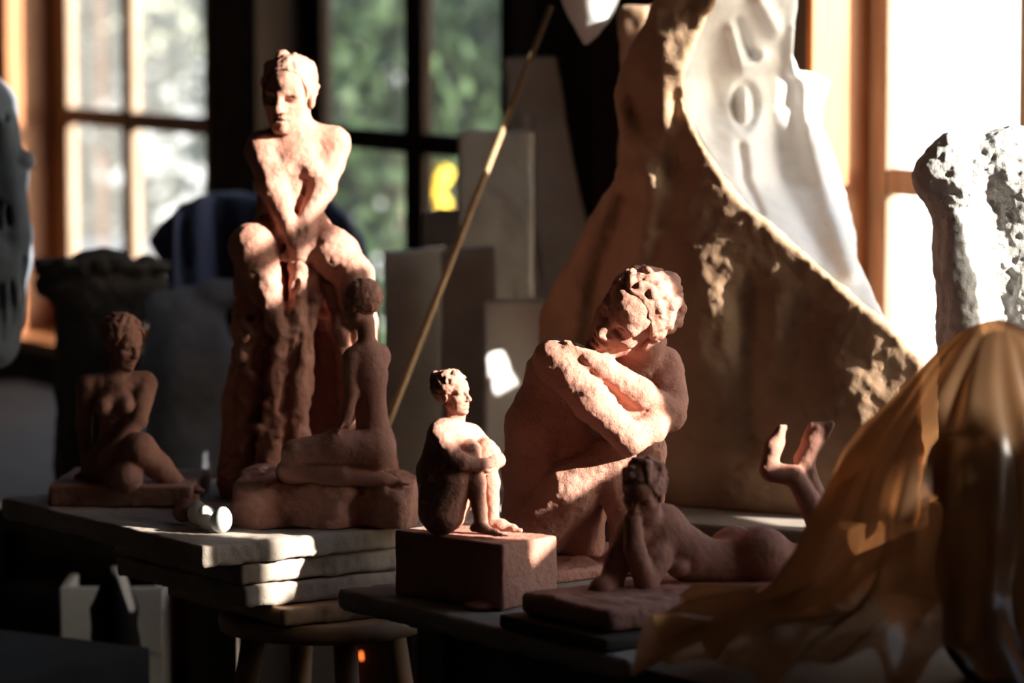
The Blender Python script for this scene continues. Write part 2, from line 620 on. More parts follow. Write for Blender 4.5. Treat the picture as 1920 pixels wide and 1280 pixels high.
def head(C, px, py, w, Hpx, f, u, features=1.0):
    """a head of height Hpx centred at the pixel, looking along f with crown along u"""
    B = basis(f, u)
    c0 = C.P(px, py, w)
    H = Hpx * C.s

    def p(x, y, z): return c0 + H * (B @ np.array([x, y, z]))
    def e(x, y, z, rx, ry, rz, k=.06, sub=False): C.ell(p(x, y, z), np.array([rx, ry, rz]) * H, B, k * H, sub)
    def c(a, b, ra, rb, k=.04, sub=False): C.cone(p(*a), p(*b), ra * H, rb * H, k * H, sub)
    e(0, -.05, .13, .315, .40, .36)
    e(0, .115, -.12, .25, .265, .34, .08)
    e(0, .12, .17, .255, .265, .22, .06)
    for m in (-1, 1):
        c((m * .2, -.02, -.2), (m * .05, .24, -.38), .08, .075, .08)
        e(m * .185, .205, -.09, .085, .085, .08, .06)
        e(m * .325, -.02, -.03, .035, .085, .13, .02)
        c((m * .315, .01, .06), (m * .34, -.09, .04), .03, .03, .02)
    e(0, .295, -.405, .085, .075, .065, .05)
    for m in (-1, 1):
        c((m * .20, .275, .07), (m * .04, .345, .06), .05, .05, .05)
    for m in (-1, 1):
        e(m * .135, .385, -.01, .095, .10, .06, .035, True)
    for m in (-1, 1):
        e(m * .132, .255, -.015, .072, .066, .05, .012)
        c((m * .06, .31, .0), (m * .13, .33, .022), .016, .018, .012)
        c((m * .13, .33, .022), (m * .205, .27, -.005), .018, .014, .012)
        c((m * .07, .31, -.038), (m * .19, .275, -.035), .013, .013, .012)
    c((0, .355, .04), (0, .438, -.13), .036, .048, .045)
    for m in (-1, 1):
        e(m * .048, .395, -.145, .042, .05, .034, .025)
    e(0, .335, -.245, .105, .068, .036, .03)
    e(0, .33, -.312, .085, .066, .038, .03)
    e(0, .41, -.278, .105, .055, .011, .012, True)
    return p, H, B


def hair(name, C, px, py, w, Hpx, f, u, material, parent, vox, seed=3, lumps=60, extra=(), noise=None, face=(.56, -.06, .46, .55, .50), lump=(.05, .095)):
    """hair of modelled clay locks over a head laid out with head()"""
    A = Clay(C.d0)
    B = basis(f, u)
    c0 = C.P(px, py, w)
    H = Hpx * C.s

    def p(x, y, z): return c0 + H * (B @ np.array([x, y, z]))
    A.ell(p(0, -.07, .14), np.array([.36, .435, .39]) * H, B, .04 * H)
    rng = random.Random(seed)
    for i in range(lumps):
        th, ph = rng.uniform(0, 2 * math.pi), math.acos(rng.uniform(-.15, 1))
        d = np.array([math.sin(ph) * math.cos(th), math.sin(ph) * math.sin(th), math.cos(ph)])
        q = np.array([0, -.07, .14]) + d * np.array([.345, .42, .375])
        if q[1] > .16:
            continue
        r = rng.uniform(*lump)
        t = np.cross(d, [rng.uniform(-1, 1), rng.uniform(-1, 1), rng.uniform(-1, 1)])
        t = t / (np.linalg.norm(t) + 1e-9) * r * 1.5
        A.cone(p(*(q - t)), p(*(q + t)), r * .55 * H, r * .7 * H, .02 * H)
    for (x, y, z, r) in extra:
        A.ell(p(x, y, z), np.array([r, r, r]) * H, B, .03 * H)
    fy, fz, rx, ry, rz = face
    A.ell(p(0, fy, fz), np.array([rx, ry, rz]) * H, B, .03 * H, True)
    A.ell(p(.36, .08, -.12), np.array([.12, .13, .17]) * H, B, .02 * H, True)
    A.ell(p(-.36, .08, -.12), np.array([.12, .13, .17]) * H, B, .02 * H, True)
    return A.build(name, material, vox, parent, noise or ((.012 * H, .07 * H), (.006 * H, .03 * H)), seed)


def hand(C, wrist, tip, side, L, k=.0025, curl=(0, 0, -1), thick=.011):
    """palm and five fingers, from the wrist towards tip, finger row spread along side (all metres)"""
    wrist, tip, side = (np.asarray(v, float) for v in (wrist, tip, side))
    d = tip - wrist
    d /= np.linalg.norm(d)
    side = side - d * (side @ d)
    side /= np.linalg.norm(side)
    curl = np.asarray(curl, float)
    nrm = np.cross(d, side)
    R = np.stack([d, side, nrm], 1)
    C.ell(wrist + d * L * .27, np.array([L * .32, L * .22, L * .12]), R, k * 3)
    for i, (o, ln) in enumerate(((-.165, .40), (-.055, .47), (.055, .45), (.16, .36))):
        a = wrist + d * L * .5 + side * L * o
        b = a + (d * .8 + side * o * .5 + curl * .12) * L * ln * .55
        c = b + (d * .6 + curl * .45) * L * ln * .5
        C.cone(a, b, L * .066, L * .06, k)
        C.cone(b, c, L * .058, L * .048, k * .6)
    a = wrist + d * L * .2 - side * L * .18
    b = a + (d * .6 - side * .55 + curl * .2) * L * .28
    C.cone(a, b, L * .075, L * .065, k)
    C.cone(b, b + (d * .9 + curl * .2) * L * .2, L * .063, L * .05, k)


def foot(C, heel, toe, L, up=(0, 0, 1), k=.003):
    heel, toe, up = (np.asarray(v, float) for v in (heel, toe, up))
    d = toe - heel
    d /= np.linalg.norm(d)
    side = np.cross(d, up)
    side /= np.linalg.norm(side)
    C.cone(heel + up * L * .10, heel + d * L * .35 + up * L * .16, L * .13, L * .14, k * 2)
    C.cone(heel + d * L * .30 + up * L * .13, heel + d * L * .72 + up * L * .06, L * .14, L * .10, k * 2)
    C.cone(heel + d * L * .68 - side * L * .1 + up * L * .05, heel + d * L * .72 + side * L * .1 + up * L * .05, L * .075, L * .085, k * 2)
    for i, (o, r) in enumerate(((.13, .062), (.055, .048), (-.01, .045), (-.07, .042), (-.125, .04))):
        a = heel + d * L * .75 + side * L * o + up * L * .04
        C.cone(a, a + d * L * (.2 - .025 * i) - up * L * .01, L * r, L * r * .9, k * .5)


ROUGH = ((.0012, .012), (.0008, .005))

# ------------------------------------------------------------------ the room
def rbox(name, u0, u1, v0, v1, z0, z1, material, parent=None, bev=0.0):
    return box_obj(name, RW((u0 + u1) / 2, (v0 + v1) / 2, (z0 + z1) / 2), ((u1 - u0) / 2, (v1 - v0) / 2, (z1 - z0) / 2), material, parent, WALL_RZ, bev)


UMIN, UMAX, VFAR, HCEIL = -6.5, 9.5, -7.0, 2.75
tag(rbox('floor', UMIN - .2, UMAX + .2, VFAR - .2, .2, -.1, 0, 'floor'), kind='structure')
tag(rbox('ceiling', UMIN - .2, UMAX + .2, VFAR - .2, .2, HCEIL, HCEIL + .15, 'ceil'), kind='structure')
tag(rbox('wall_left', UMIN - .2, UMAX + .2, VFAR - .2, VFAR, 0, HCEIL, 'room'), kind='structure')
tag(rbox('wall_back', UMIN - .2, UMIN, VFAR, .2, 0, HCEIL, 'room'), kind='structure')
tag(rbox('wall_front', UMAX, UMAX + .2, VFAR, .2, 0, HCEIL, 'room'), kind='structure')

# openings of the window wall: start, end, uprights between the panes
ZT = 2.42
SILLS = [.62, .62, .62, .62, .62, 1.68]
OPEN = [(-4.254, -3.024, [(-4.254, -4.146), (-3.80, -3.732), (-3.20, -3.024)]),
        (-2.74, -1.576, [(-2.74, -2.653), (-2.242, -2.153), (-1.66, -1.576)]),
        (-.407, .90, [(-.407, -.347), (.054, .13), (.47, .52), (.86, .90)]),
        (1.01, 2.02, [(1.01, 1.05), (1.49, 1.54), (1.985, 2.02)]),
        (2.09, 2.98, [(2.09, 2.13), (2.48, 2.62), (2.94, 2.98)]),
        (3.10, 3.78, [(3.10, 3.14), (3.42, 3.46), (3.74, 3.78)])]
wall = bpy.data.objects.new('wall_right', None)
wall.location = Vector([float(x) for x in RW(0, 0, 0)])
COL.objects.link(wall)
tag(wall, kind='structure')
edges = [UMIN] + [x for a, b, _ in OPEN for x in (a - .02, b + .02)] + [UMAX]
for a, b in zip(edges[0::2], edges[1::2]):
    rbox('post', a, b, 0, .2, 0, HCEIL, 'wall', wall, .004)
for i, (a, b, _) in enumerate(OPEN):
    ZS = SILLS[i]
    rbox('breast_panel', a - .02, b + .02, .004, .2, 0, ZS - .03, 'wall', wall)
    rbox('lintel', a - .02, b + .02, .004, .2, ZT + .02, HCEIL, 'wall', wall)
# the dark upright beam that stands proud of the wall, behind the mould
tag(rbox('trim_1', -1.30, -1.06, -.09, 0, 0, HCEIL, 'dark_wood_and_shade', None, .006), kind='structure')
BARS = [(1.195, 1.245), (2.02, 2.06)]
for i, (a, b, ups) in enumerate(OPEN):
    ZS = SILLS[i]
    jm, sm = ('dark_wood_and_shade', 'dark_wood_and_shade') if i == 1 else ('jamb', 'sash')  # shade on the middle window is put into its dark frame colour
    w = bpy.data.objects.new('window_%d' % (i + 1), None)
    w.location = Vector([float(x) for x in RW((a + b) / 2, 0, ZS)])
    COL.objects.link(w)
    tag(w, kind='structure')
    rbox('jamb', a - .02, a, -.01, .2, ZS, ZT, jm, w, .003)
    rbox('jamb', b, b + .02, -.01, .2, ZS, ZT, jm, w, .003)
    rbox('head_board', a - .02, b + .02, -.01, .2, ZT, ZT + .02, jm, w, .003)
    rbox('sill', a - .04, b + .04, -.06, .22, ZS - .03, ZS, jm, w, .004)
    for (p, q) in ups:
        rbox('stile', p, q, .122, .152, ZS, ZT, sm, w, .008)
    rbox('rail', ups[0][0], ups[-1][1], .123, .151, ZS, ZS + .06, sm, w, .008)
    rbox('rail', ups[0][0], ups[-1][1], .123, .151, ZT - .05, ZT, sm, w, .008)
    bars = [t for t in BARS if t[0] > ZS + .06]
    zz = [ZS + .06] + [x for t in bars for x in t] + [ZT - .05]
    for (p, q), (p2, q2) in zip(ups, ups[1:]):
        for (z0, z1) in bars:
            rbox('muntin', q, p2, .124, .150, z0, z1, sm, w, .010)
        for z0, z1 in zip(zz[0::2], zz[1::2]):
            rbox('pane', q - .004, p2 + .004, .1445, .147, z0 - .004, z1 + .004, 'glass_dusty' if i == 0 else 'glass', w)

# ------------------------------------------------------------------ out of doors
g, f_ = box_vf((6, 18, -.35), (60, 60, .2), 0, 0)
tag(mesh_obj('ground', g, f_, 'gravel', smooth=False), kind='structure')
b_ = thing('white_building', 'white rendered building in full sun beyond the right window', 'building', (4.2, 13.4, -.15))
box_obj('house_wall', (4.6, 13.4, 1.8), (3.45, 1.0, 2.0), 'render', b_, 0, .01)
box_obj('roof', (4.6, 13.3, 3.85), (3.7, 1.3, .06), 'redwood', b_, 0, .01)
gw = thing('garden_wall', 'low white garden wall outside the left window', 'wall', (-2.2, 14.6, -.15))
box_obj('masonry', (-2.2, 14.6, .15), (1.4, .15, .38), 'render', gw, 0, .01)
box_obj('coping', (-2.2, 14.6, .55), (1.42, .19, .03), 'slab', gw, 0, .006)


def shrub(name, label, c, r, count, material, leaf, seed, group):
    t = thing(name, label, 'shrub', (c[0], c[1], -.15), group)
    rng = np.random.default_rng(seed)
    q = rng.normal(size=(count, 3))
    q /= np.linalg.norm(q, axis=1)[:, None]
    q *= (rng.uniform(.35, 1, (count, 1)) ** .5)
    q = q * np.array(r) + np.array(c)
    a = rng.normal(size=(count, 3)); a /= np.linalg.norm(a, axis=1)[:, None]
    b = np.cross(a, rng.normal(size=(count, 3))); b /= np.linalg.norm(b, axis=1)[:, None]
    sz = leaf * rng.uniform(.6, 1.3, (count, 1))
    v = np.stack([q - a * sz, q - b * sz * .45, q + a * sz, q + b * sz * .45], 1).reshape(-1, 3)
    o = mesh_obj('foliage', v, np.arange(count * 4).reshape(-1, 4), material, t, False)
    o['kind'] = 'stuff'
    for k in range(4):
        an = rng.uniform(0, 6.28)
        tube_obj('branch', [(c[0], c[1], -.15), (c[0] + .15 * math.cos(an), c[1] + .15 * math.sin(an), c[2] * .5), (c[0] + r[0] * .6 * math.cos(an), c[1] + r[1] * .6 * math.sin(an), c[2] + r[2] * .4)], [.035, .025, .01], 'bark', t, 8)
    return t


GR = 'shrubs of the garden outside the windows'
shrub('garden_shrub', 'bushy green shrub outside, left half of the middle window', (-.42, 13.2, .75), (.62, .6, 1.15), 2600, 'leaf', .07, 11, GR)
shrub('garden_shrub', 'bushy green shrub outside, right half of the middle window', (.35, 13.8, .8), (.75, .6, 1.2), 2600, 'leaf', .07, 12, GR)
shrub('garden_shrub', 'dark green shrub at the back, behind the gap of the two bushes', (.1, 15.2, 1.0), (1.0, .7, 1.5), 3000, 'leaf', .08, 13, GR)
shrub('garden_shrub', 'grey-green shrub outside the left pane of the left window', (-2.35, 16.2, .9), (.75, .6, 1.3), 2400, 'leaf_grey', .07, 14, GR)
shrub('garden_shrub', 'grey-green shrub outside the right pane of the left window', (-1.45, 16.6, .9), (.7, .6, 1.3), 2400, 'leaf_grey', .07, 15, GR)

# tree added out of view on the right to shade the middle window
tree = shrub('added_shade_tree', 'round leafy tree added out of view to shade the middle window', (2.55, 8.08, 2.45), (.6, .66, .85), 9000, 'leaf', .11, 16, GR)

yp = W(806, 372, 12.0)
yt = thing('yellow_plant', 'small yellow-flowering plant outside the middle window, lower right pane', 'plant', (yp[0], yp[1], -.15))
tube_obj('stem', [(yp[0], yp[1], -.15), (yp[0] + .01, yp[1], .4), (yp[0], yp[1], yp[2])], [.012, .01, .006], 'bark', yt, 8)
rng = random.Random(5)
for k in range(14):
    c = np.array(yp) + np.array([rng.uniform(-.035, .035) + .02, rng.uniform(-.05, .05), rng.uniform(-.07, .09)])
    a = rng.uniform(0, 6.28)
    u_, v_ = np.array([math.cos(a), math.sin(a), .3]) * .03, np.array([-math.sin(a) * .4, math.cos(a) * .4, 1]) * .03
    mesh_obj('flower', [c - u_, c - v_ + [0, .01, 0], c + u_, c + v_, c + [0, -.015, 0]], [[0, 1, 4], [1, 2, 4], [2, 3, 4], [3, 0, 4]], 'yellow', yt, False)

# ------------------------------------------------------------------ benches and boards
def at_z(px, py, z):
    """point on the level z seen at the pixel"""
    a = W(px, py, 1.0) - np.array([0, 0, CAMZ])
    return a * ((z - CAMZ) / a[2]) + np.array([0, 0, CAMZ])


EB = np.array([.575, -.818, 0]); EB /= np.linalg.norm(EB)      # bench edge towards the near right
NB = np.array([-EB[1], EB[0], 0])
BRZ = math.atan2(EB[1], EB[0])
ZB = .75                                                           # top of the stacked boards
FC = at_z(380, 1024, ZB)                                           # their front corner


def rough_board(name, label, corner, le, ln, z1, z0, material, vox=.0045, seed=1, group=None, noise=((.0016, .03), (.0012, .009)), cat='board', back=0.0):
    """irregular slab: from its near corner it runs le metres away along the bench and ln towards the wall"""
    c = np.array(corner) - EB * (le / 2 - back) + NB * ln / 2
    c[2] = (z0 + z1) / 2
    A = Clay(6)
    A.box(c, (le / 2, ln / 2, (z1 - z0) / 2), BRZ, .004)
    v, q = A.surface(vox, noise, seed)
    o = mesh_obj(name, v, q, material, None, True, (c[0], c[1], z0))
    return tag(o, label, cat, group)


GB = 'plaster boards stacked on the stool'
rough_board('plaster_board', 'thick pale plaster board on top of the stack, carrying three eggs', FC, .66, .56, ZB, ZB - .034, 'board', seed=1, group=GB)
rough_board('plaster_board', 'second plaster board of the stack, right below the top one', FC + NB * .075 - EB * .012, .40, .44, ZB - .036, ZB - .070, 'board', seed=2, group=GB)
rough_board('plaster_board', 'pitted third plaster board of the stack', FC + NB * .082 - EB * .014, .40, .30, ZB - .072, ZB - .106, 'board', seed=3, group=GB)
rough_board('wooden_board', 'brown wooden board at the bottom of the stack, on the stool', FC + NB * .13 + EB * .02, .36, .22, ZB - .108, ZB - .136, 'stool', seed=4)

# round stool under the stack
sc = FC + NB * .28 - EB * .10
ZST = ZB - .138
st = thing('round_stool', 'round wooden stool carrying the stack of boards', 'stool', (sc[0], sc[1], 0))
lathe_obj('seat', (sc[0], sc[1], ZST - .032), [(.150, 0), (.165, .004), (.168, .016), (.165, .030), (.155, .032)], 'stool', st)
for k in range(4):
    a = math.radians(20 + 90 * k)
    d = np.array([math.cos(a), math.sin(a), 0])
    p1 = np.array([sc[0], sc[1], ZST - .033]) + d * .115
    p0 = np.array([sc[0], sc[1], 0.0]) + d * .21
    tube_obj('leg', [p0, p1], [.016, .02], 'stool', st, 10)
for k, (px, py) in enumerate(((682, 1192), (700, 1196))):
    p = W(px, py, 5.917 + .008 * k)
    v = [p + np.array([a, 0, b]) for a, b in ((-.008, .009), (.004, .012), (.009, -.004), (.001, -.012))]
    v += [x + np.array([0, .004, 0]) for x in v]
    mesh_obj('paper_scrap', v, [[0, 1, 2, 3], [7, 6, 5, 4], [0, 4, 5, 1], [1, 5, 6, 2], [2, 6, 7, 3], [3, 7, 4, 0]], 'plaster', st, False)

# low cabinet behind, carrying left end of the boards
cb = FC - EB * .53 + NB * .44
cab = thing('low_cabinet', 'dark low cabinet under the far end of the top board', 'cabinet', (cb[0], cb[1], 0))
box_obj('body', (cb[0], cb[1], (ZB - .037) / 2), (.09, .10, (ZB - .037) / 2), 'bench', cab, BRZ, .004)
dd_ = box_obj('door', (cb[0] - NB[0] * .106, cb[1] - NB[1] * .106, .36), (.08, .006, .30), 'bench', cab, BRZ, .003)

kn = cb - NB * .118 + EB * .055
lathe_obj('knob', (kn[0], kn[1], .42), [(.006, -.008), (.011, -.004), (.011, .004), (.006, .008)], 'black', dd_, 12)

# main bench with the block, the crouching and the reclining figure
ZP = .706
PC = at_z(631, 1104, ZP)
bt = thing('work_bench', 'dark work bench carrying the block and the crouching figure', 'bench', PC + EB * .36 + NB * .33 - np.array([0, 0, ZP]))
A = Clay(6)
cc = PC + EB * .36 + NB * .33
A.box((cc[0], cc[1], ZP - .015), (.36, .33, .015), BRZ, .003)
A.build('bench_top', 'plank', .006, bt, ((.0008, .03), (.0006, .012)))
for (a, b) in ((.22, .05), (.22, .61), (.67, .05), (.67, .61)):
    q = PC + EB * a + NB * b
    box_obj('leg', (q[0], q[1], (ZP - .031) / 2), (.035, .03, (ZP - .031) / 2), 'bench', bt, BRZ, .004)
q = PC + EB * .445 + NB * .05
box_obj('apron', (q[0], q[1], ZP - .075), (.19, .012, .042), 'bench', bt, BRZ, .003)
dc = PC + EB * .445 + NB * .33
dcab = thing('drawer_cabinet', 'black drawer cabinet standing under the work bench', 'cabinet', (dc[0], dc[1], 0))
box_obj('body', (dc[0], dc[1], .28), (.18, .2, .28), 'bench', dcab, BRZ, .004)
for k in range(3):
    q = dc - NB * .206
    dr = box_obj('drawer', (q[0], q[1], .1 + .18 * k), (.165, .008, .08), 'bench', dcab, BRZ, .003)
    q = dc - NB * .222
    tube_obj('handle', [q - EB * .04 + np.array([0, 0, .1 + .18 * k - q[2]]), q + EB * .04 + np.array([0, 0, .1 + .18 * k - q[2]])], [.006, .006], 'black', dr, 8)

# trestle table by the windows: holds the mould, slabs, stump and sack
tt = thing('window_table', 'long dark table standing along the window wall', 'table', RW(-1.2, -.55, 0))
for (z, u0, u1, v0, v1) in ((.52, -3.9, -.45, -1.15, -.12),):
    rbox('table_top', u0, u1, v0, v1, z - .04, z, 'bench', tt, .004)
    for (u, v) in ((u0 + .1, v0 + .1), (u0 + .1, v1 - .1), (u1 - .1, v0 + .1), (u1 - .1, v1 - .1)):
        rbox('leg', u - .035, u + .035, v - .035, v + .035, 0, z - .041, 'bench', tt, .004)
mt = thing('modelling_stand', 'sturdy dark stand carrying the tall plaster mould', 'stand', (.46, 6.62, 0))
MB = .716
box_obj('stand_top', (.38, 6.70, MB - .025), (.36, .42, .025), 'plank', mt, math.radians(-25), .006)
for (a, b) in ((-.33, -.18), (.33, -.18), (.33, .18), (-.33, .18)):
    box_obj('leg', (.42 + a, 6.60 + b, (MB - .051) / 2), (.03, .03, (MB - .051) / 2), 'bench', mt, math.radians(-12), .004)

# dark table in the near left corner
nt_ = thing('side_table', 'dark grey table top in the near left corner', 'table', (-.72, 5.05, 0))
box_obj('table_top', (-.80, 4.98, .715), (.27, .18, .025), 'black', nt_, math.radians(-33), .004)
for (a, b) in ((-.2, -.1), (.2, -.1), (.2, .1), (-.2, .1)):
    box_obj('leg', (-.80 + a * .8, 4.98 + b * .8, .3445), (.02, .02, .3445), 'black', nt_, math.radians(-33), .003)

# ------------------------------------------------------------------ eggs
def egg(px, py, d, r, material, label, tilt=(0, 0), name='egg', group='eggs on the top board'):
    c = W(px, py, d)
    vs, fs = [], []
    n, seg = 14, 24
    for i in range(n + 1):
        t = math.pi * i / n
        z = -math.cos(t)
        rr = math.sin(t) * (1 - .13 * z)
        for k in range(seg):
            a = 2 * math.pi * k / seg
            v = Vector((rr * math.cos(a) * r, rr * math.sin(a) * r, z * r * 1.22))
            v.rotate(Matrix.Rotation(tilt[0], 3, 'Y') @ Matrix.Rotation(tilt[1], 3, 'X'))
            vs.append(np.array(v))
    vs = np.array(vs)
    vs += np.array([c[0], c[1], ZB + .001 - vs[:, 2].min()])
    for i in range(n):
        for k in range(seg):
            fs.append([i * seg + k, i * seg + (k + 1) % seg, (i + 1) * seg + (k + 1) % seg, (i + 1) * seg + k])
    o = mesh_obj(name, vs, fs, material)
    return tag(o, label, name.replace('_', ' '), group)


egg(415, 978, 5.932, .0172, 'egg_blue', 'pale bluish egg nearest the lens, brightly lit', (.25, .1))
egg(388, 972, 5.965, .0165, 'egg', 'half-shaded cream egg in the middle of the three', (-.2, .2))
egg(371, 965, 6.012, .0165, 'egg', 'cream egg farthest back of the three', (.1, .3))
egg(345, 962, 6.045, .0165, 'clay_dark', 'small dark clay lump left of the eggs', (.3, .3), 'clay_lump', None)

# ------------------------------------------------------------------ crouching figure (centre)
C = Clay(5.85)
cr_base = C.P(1090, 1070)
cr_base[2] = ZP
T = thing('clay_sculpture', 'large terracotta crouching figure resting its head on crossed arms', 'sculpture', cr_base, 'clay figures on the benches')
C.ball(1010, 975, 5, (62, 70, 72))
C.chain([(1008, 975, 5, 66), (1003, 880, 5, 58), (1010, 800, 2, 60), (1052, 712, 5, 66)], 22)
C.chain([(1048, 700, -5, 58), (1150, 712, 20, 52), (1215, 712, 45, 46)], 20)
C.chain([(1060, 690, -10, 48), (1040, 672, -42, 34)], 18)
C.chain([(1205, 700, 45, 44), (1238, 690, 45, 40)], 16)
# near arm
C.chain([(1040, 672, -62, 39), (1108, 752, -102, 36), (1180, 824, -104, 29)], 12)
C.chain([(1182, 822, -104, 30), (1225, 800, -70, 27), (1262, 776, -26, 20)], 10)
# far arm: shoulder, elbow, forearm across to the near shoulder
C.chain([(1240, 690, 42, 41), (1252, 745, 6, 37), (1255, 778, -22, 31)], 12)
C.chain([(1254, 778, -26, 30), (1200, 738, -62, 29), (1130, 690, -82, 23), (1108, 677, -86, 20)], 10)
hand(C, C.P(1112, 679, -86), C.P(1045, 648, -88), np.array([.25, 0, 1.0]), 84 * C.s, .0025, (-.1, .25, -.25))
# chest folds between the arms
C.chain([(1130, 730, -48, 36), (1190, 800, -48, 30)], 14)
# legs
C.chain([(1000, 990, -30, 62), (1070, 920, -52, 54), (1152, 852, -58, 37)], 16)
C.chain([(1155, 850, -60, 37), (1150, 905, -56, 36), (1172, 975, -52, 30), (1160, 1052, -50, 19)], 10)
C.chain([(1040, 985, 40, 58), (1130, 905, 40, 50), (1212, 842, 32, 38)], 16)
C.chain([(1212, 842, 32, 37), (1210, 930, 34, 34), (1226, 1046, 34, 20)], 10)
foot(C, C.P(1138, 1064, -50), C.P(1240, 1068, -58), 110 * C.s)
foot(C, C.P(1205, 1062, 34), C.P(1300, 1064, 28), 110 * C.s)
# ribs, shoulder blade and hip creases
C.chain([(1070, 770, 0, 52), (1090, 850, 5, 52), (1085, 930, 10, 50), (1090, 1020, 15, 44)], 20)
C.chain([(960, 850, -52, 3), (1020, 862, -62, 3)], 6, True)
C.chain([(1002, 905, -66, 4), (1062, 838, -66, 4), (1095, 770, -66, 4)], 10, True)
hf, hu = (-.56, -.81, -.10), (.64, -.28, .74)
head(C, 1184, 594, -46, 186, hf, hu)
C.chain([(1190, 690, 25, 40), (1205, 640, -8, 44)], 14)
C.build('figure', 'clay', .0024, T, ((.0014, .016), (.0010, .006)), 5)
hair('hair', C, 1184, 594, -46, 184, hf, hu, 'clay', T, .0022, 8, 90, ((.06, -.42, .34, .13), (-.1, -.46, .2, .1)), face=(.60, -.12, .54, .66, .56), lump=(.05, .085))
B_ = Clay(5.85)
c = cr_base
B_.box((c[0], c[1] + .01, ZP + .010), (.135, .10, .0098), BRZ + math.pi / 2, .006)
for i in range(26):
    rr = random.Random(i)
    B_.ball(1015 + rr.uniform(-40, 200), 1056 + rr.uniform(-10, 6), rr.uniform(-80, 30), (rr.uniform(12, 28), rr.uniform(12, 28), rr.uniform(7, 15)), 8)
B_.build('base', 'clay', .003, T, ((.002, .02), (.0012, .007)), 6, ZP + .0005)

# ------------------------------------------------------------------ small seated figure on the block
C = Clay(5.56)
bl = at_z(941, 1146, ZP)
ble, bln = np.array([-math.sin(math.radians(47.5)), math.cos(math.radians(47.5)), 0]), np.array([math.sin(math.radians(42.5)), math.cos(math.radians(42.5)), 0])
bc = bl + ble * .108 + bln * .06
ZK = ZP + .0965
A = Clay(5.5)
A.box((bc[0], bc[1], (ZP + ZK) / 2 + .0005), (.108, .06, .048), math.atan2(ble[1], ble[0]), .003)
v, q = A.surface(.0028, ((.0010, .03), (.0006, .008)), 9)
tag(mesh_obj('clay_block', v, q, 'clay', None, True, (bc[0], bc[1], ZP)), 'rectangular terracotta block under the small seated figure', 'block')
sb = np.array([bc[0], bc[1], ZK])
T = thing('clay_sculpture', 'small terracotta figure hugging its knees on a block', 'sculpture', sb, 'clay figures on the benches')
C.ball(828, 958, 0, (40, 38, 46))
C.chain([(826, 955, 0, 41), (820, 885, 2, 38), (838, 822, 0, 38)], 12)
C.chain([(832, 815, -18, 30), (872, 818, 30, 28)], 12)
C.chain([(850, 800, 5, 18), (855, 770, 3, 20)], 8)
C.chain([(822, 812, -32, 20), (848, 852, -48, 17), (866, 866, -50, 15)], 6)
C.chain([(866, 866, -50, 15), (900, 872, -40, 12)], 5)
hand(C, C.P(898, 873, -40), C.P(945, 858, -14), np.array([.1, -.2, 1.0]), 52 * C.s, .0015, (.2, .6, -.1))
C.chain([(885, 812, 40, 18), (922, 848, 34, 15), (934, 862, 22, 14)], 6)
C.chain([(934, 864, 20, 13), (905, 880, -10, 11)], 5)
C.chain([(832, 962, -22, 36), (850, 905, -24, 30), (880, 845, -18, 21)], 8)
C.chain([(880, 845, -18, 21), (892, 905, -22, 19), (902, 975, -24, 13)], 6)
C.chain([(845, 962, 26, 32), (875, 900, 24, 27), (910, 842, 16, 20)], 8)
C.chain([(910, 842, 16, 20), (920, 905, 10, 17), (924, 972, 2, 12)], 6)
foot(C, C.P(888, 996, -24), C.P(938, 1003, -42), 62 * C.s)
foot(C, C.P(918, 990, 2), C.P(985, 996, -14), 66 * C.s)
hf, hu = (.86, -.48, .05), (-.12, 0, 1)
head(C, 848, 738, -2, 84, hf, hu)
C.build('figure', 'clay', .0015, T, ((.0008, .010), (.0004, .004)), 7, ZK + .0005)
hair('hair', C, 848, 738, -2, 84, hf, hu, 'clay', T, .0015, 4, 90, ((0, -.40, .40, .12), (0, -.46, .30, .10)), lump=(.045, .075))

# ------------------------------------------------------------------ kneeling woman on the rough slab
C = Clay(6.02)
kb = W(610, 1000, 6.05)
kb[2] = ZB
T = thing('clay_sculpture', 'kneeling terracotta woman seen from behind on a rough slab', 'sculpture', kb, 'clay figures on the benches')
C.ball(703, 838, 0, (36, 44, 48))
C.chain([(702, 840, 0, 40), (697, 780, 0, 27), (692, 700, 0, 33), (688, 665, 0, 30)], 14)
C.chain([(664, 668, -10, 20), (712, 664, 12, 20)], 12)
C.chain([(688, 650, 2, 16), (686, 605, 0, 17)], 8)
C.chain([(660, 672, -14, 18), (660, 735, -22, 14), (648, 790, -34, 11)], 6)
hand(C, C.P(648, 788, -34), C.P(622, 812, -44), np.array([0, 1.0, .1]), 46 * C.s, .0015)
C.chain([(716, 672, 20, 17), (690, 740, 55, 14), (640, 800, 40, 11)], 6)
C.chain([(700, 845, -18, 40), (630, 838, -34, 32), (552, 848, -44, 24)], 10)
C.chain([(552, 850, -44, 24), (545, 872, -44, 20)], 8)
C.chain([(545, 878, -44, 21), (640, 890, -38, 22), (720, 898, -30, 13)], 6)
C.chain([(700, 850, 24, 36), (620, 862, 0, 28), (538, 884, -14, 22)], 10)
C.chain([(538, 888, -14, 18), (650, 896, 0, 18), (740, 892, 6, 12)], 6)
foot(C, C.P(712, 905, -30), C.P(762, 908, -26), 56 * C.s)
hf, hu = (-.78, .55, -.18), (-.05, .05, 1)
head(C, 677, 570, 0, 94, hf, hu)
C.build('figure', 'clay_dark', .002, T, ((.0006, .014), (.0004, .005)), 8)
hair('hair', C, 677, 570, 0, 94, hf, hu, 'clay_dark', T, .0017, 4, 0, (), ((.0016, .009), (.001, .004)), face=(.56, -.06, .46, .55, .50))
S_ = Clay(6.02)
sl = [(440, 940), (445, 905), (520, 898), (700, 902), (775, 915), (785, 960), (780, 1002), (600, 1006), (450, 1000), (436, 975)]
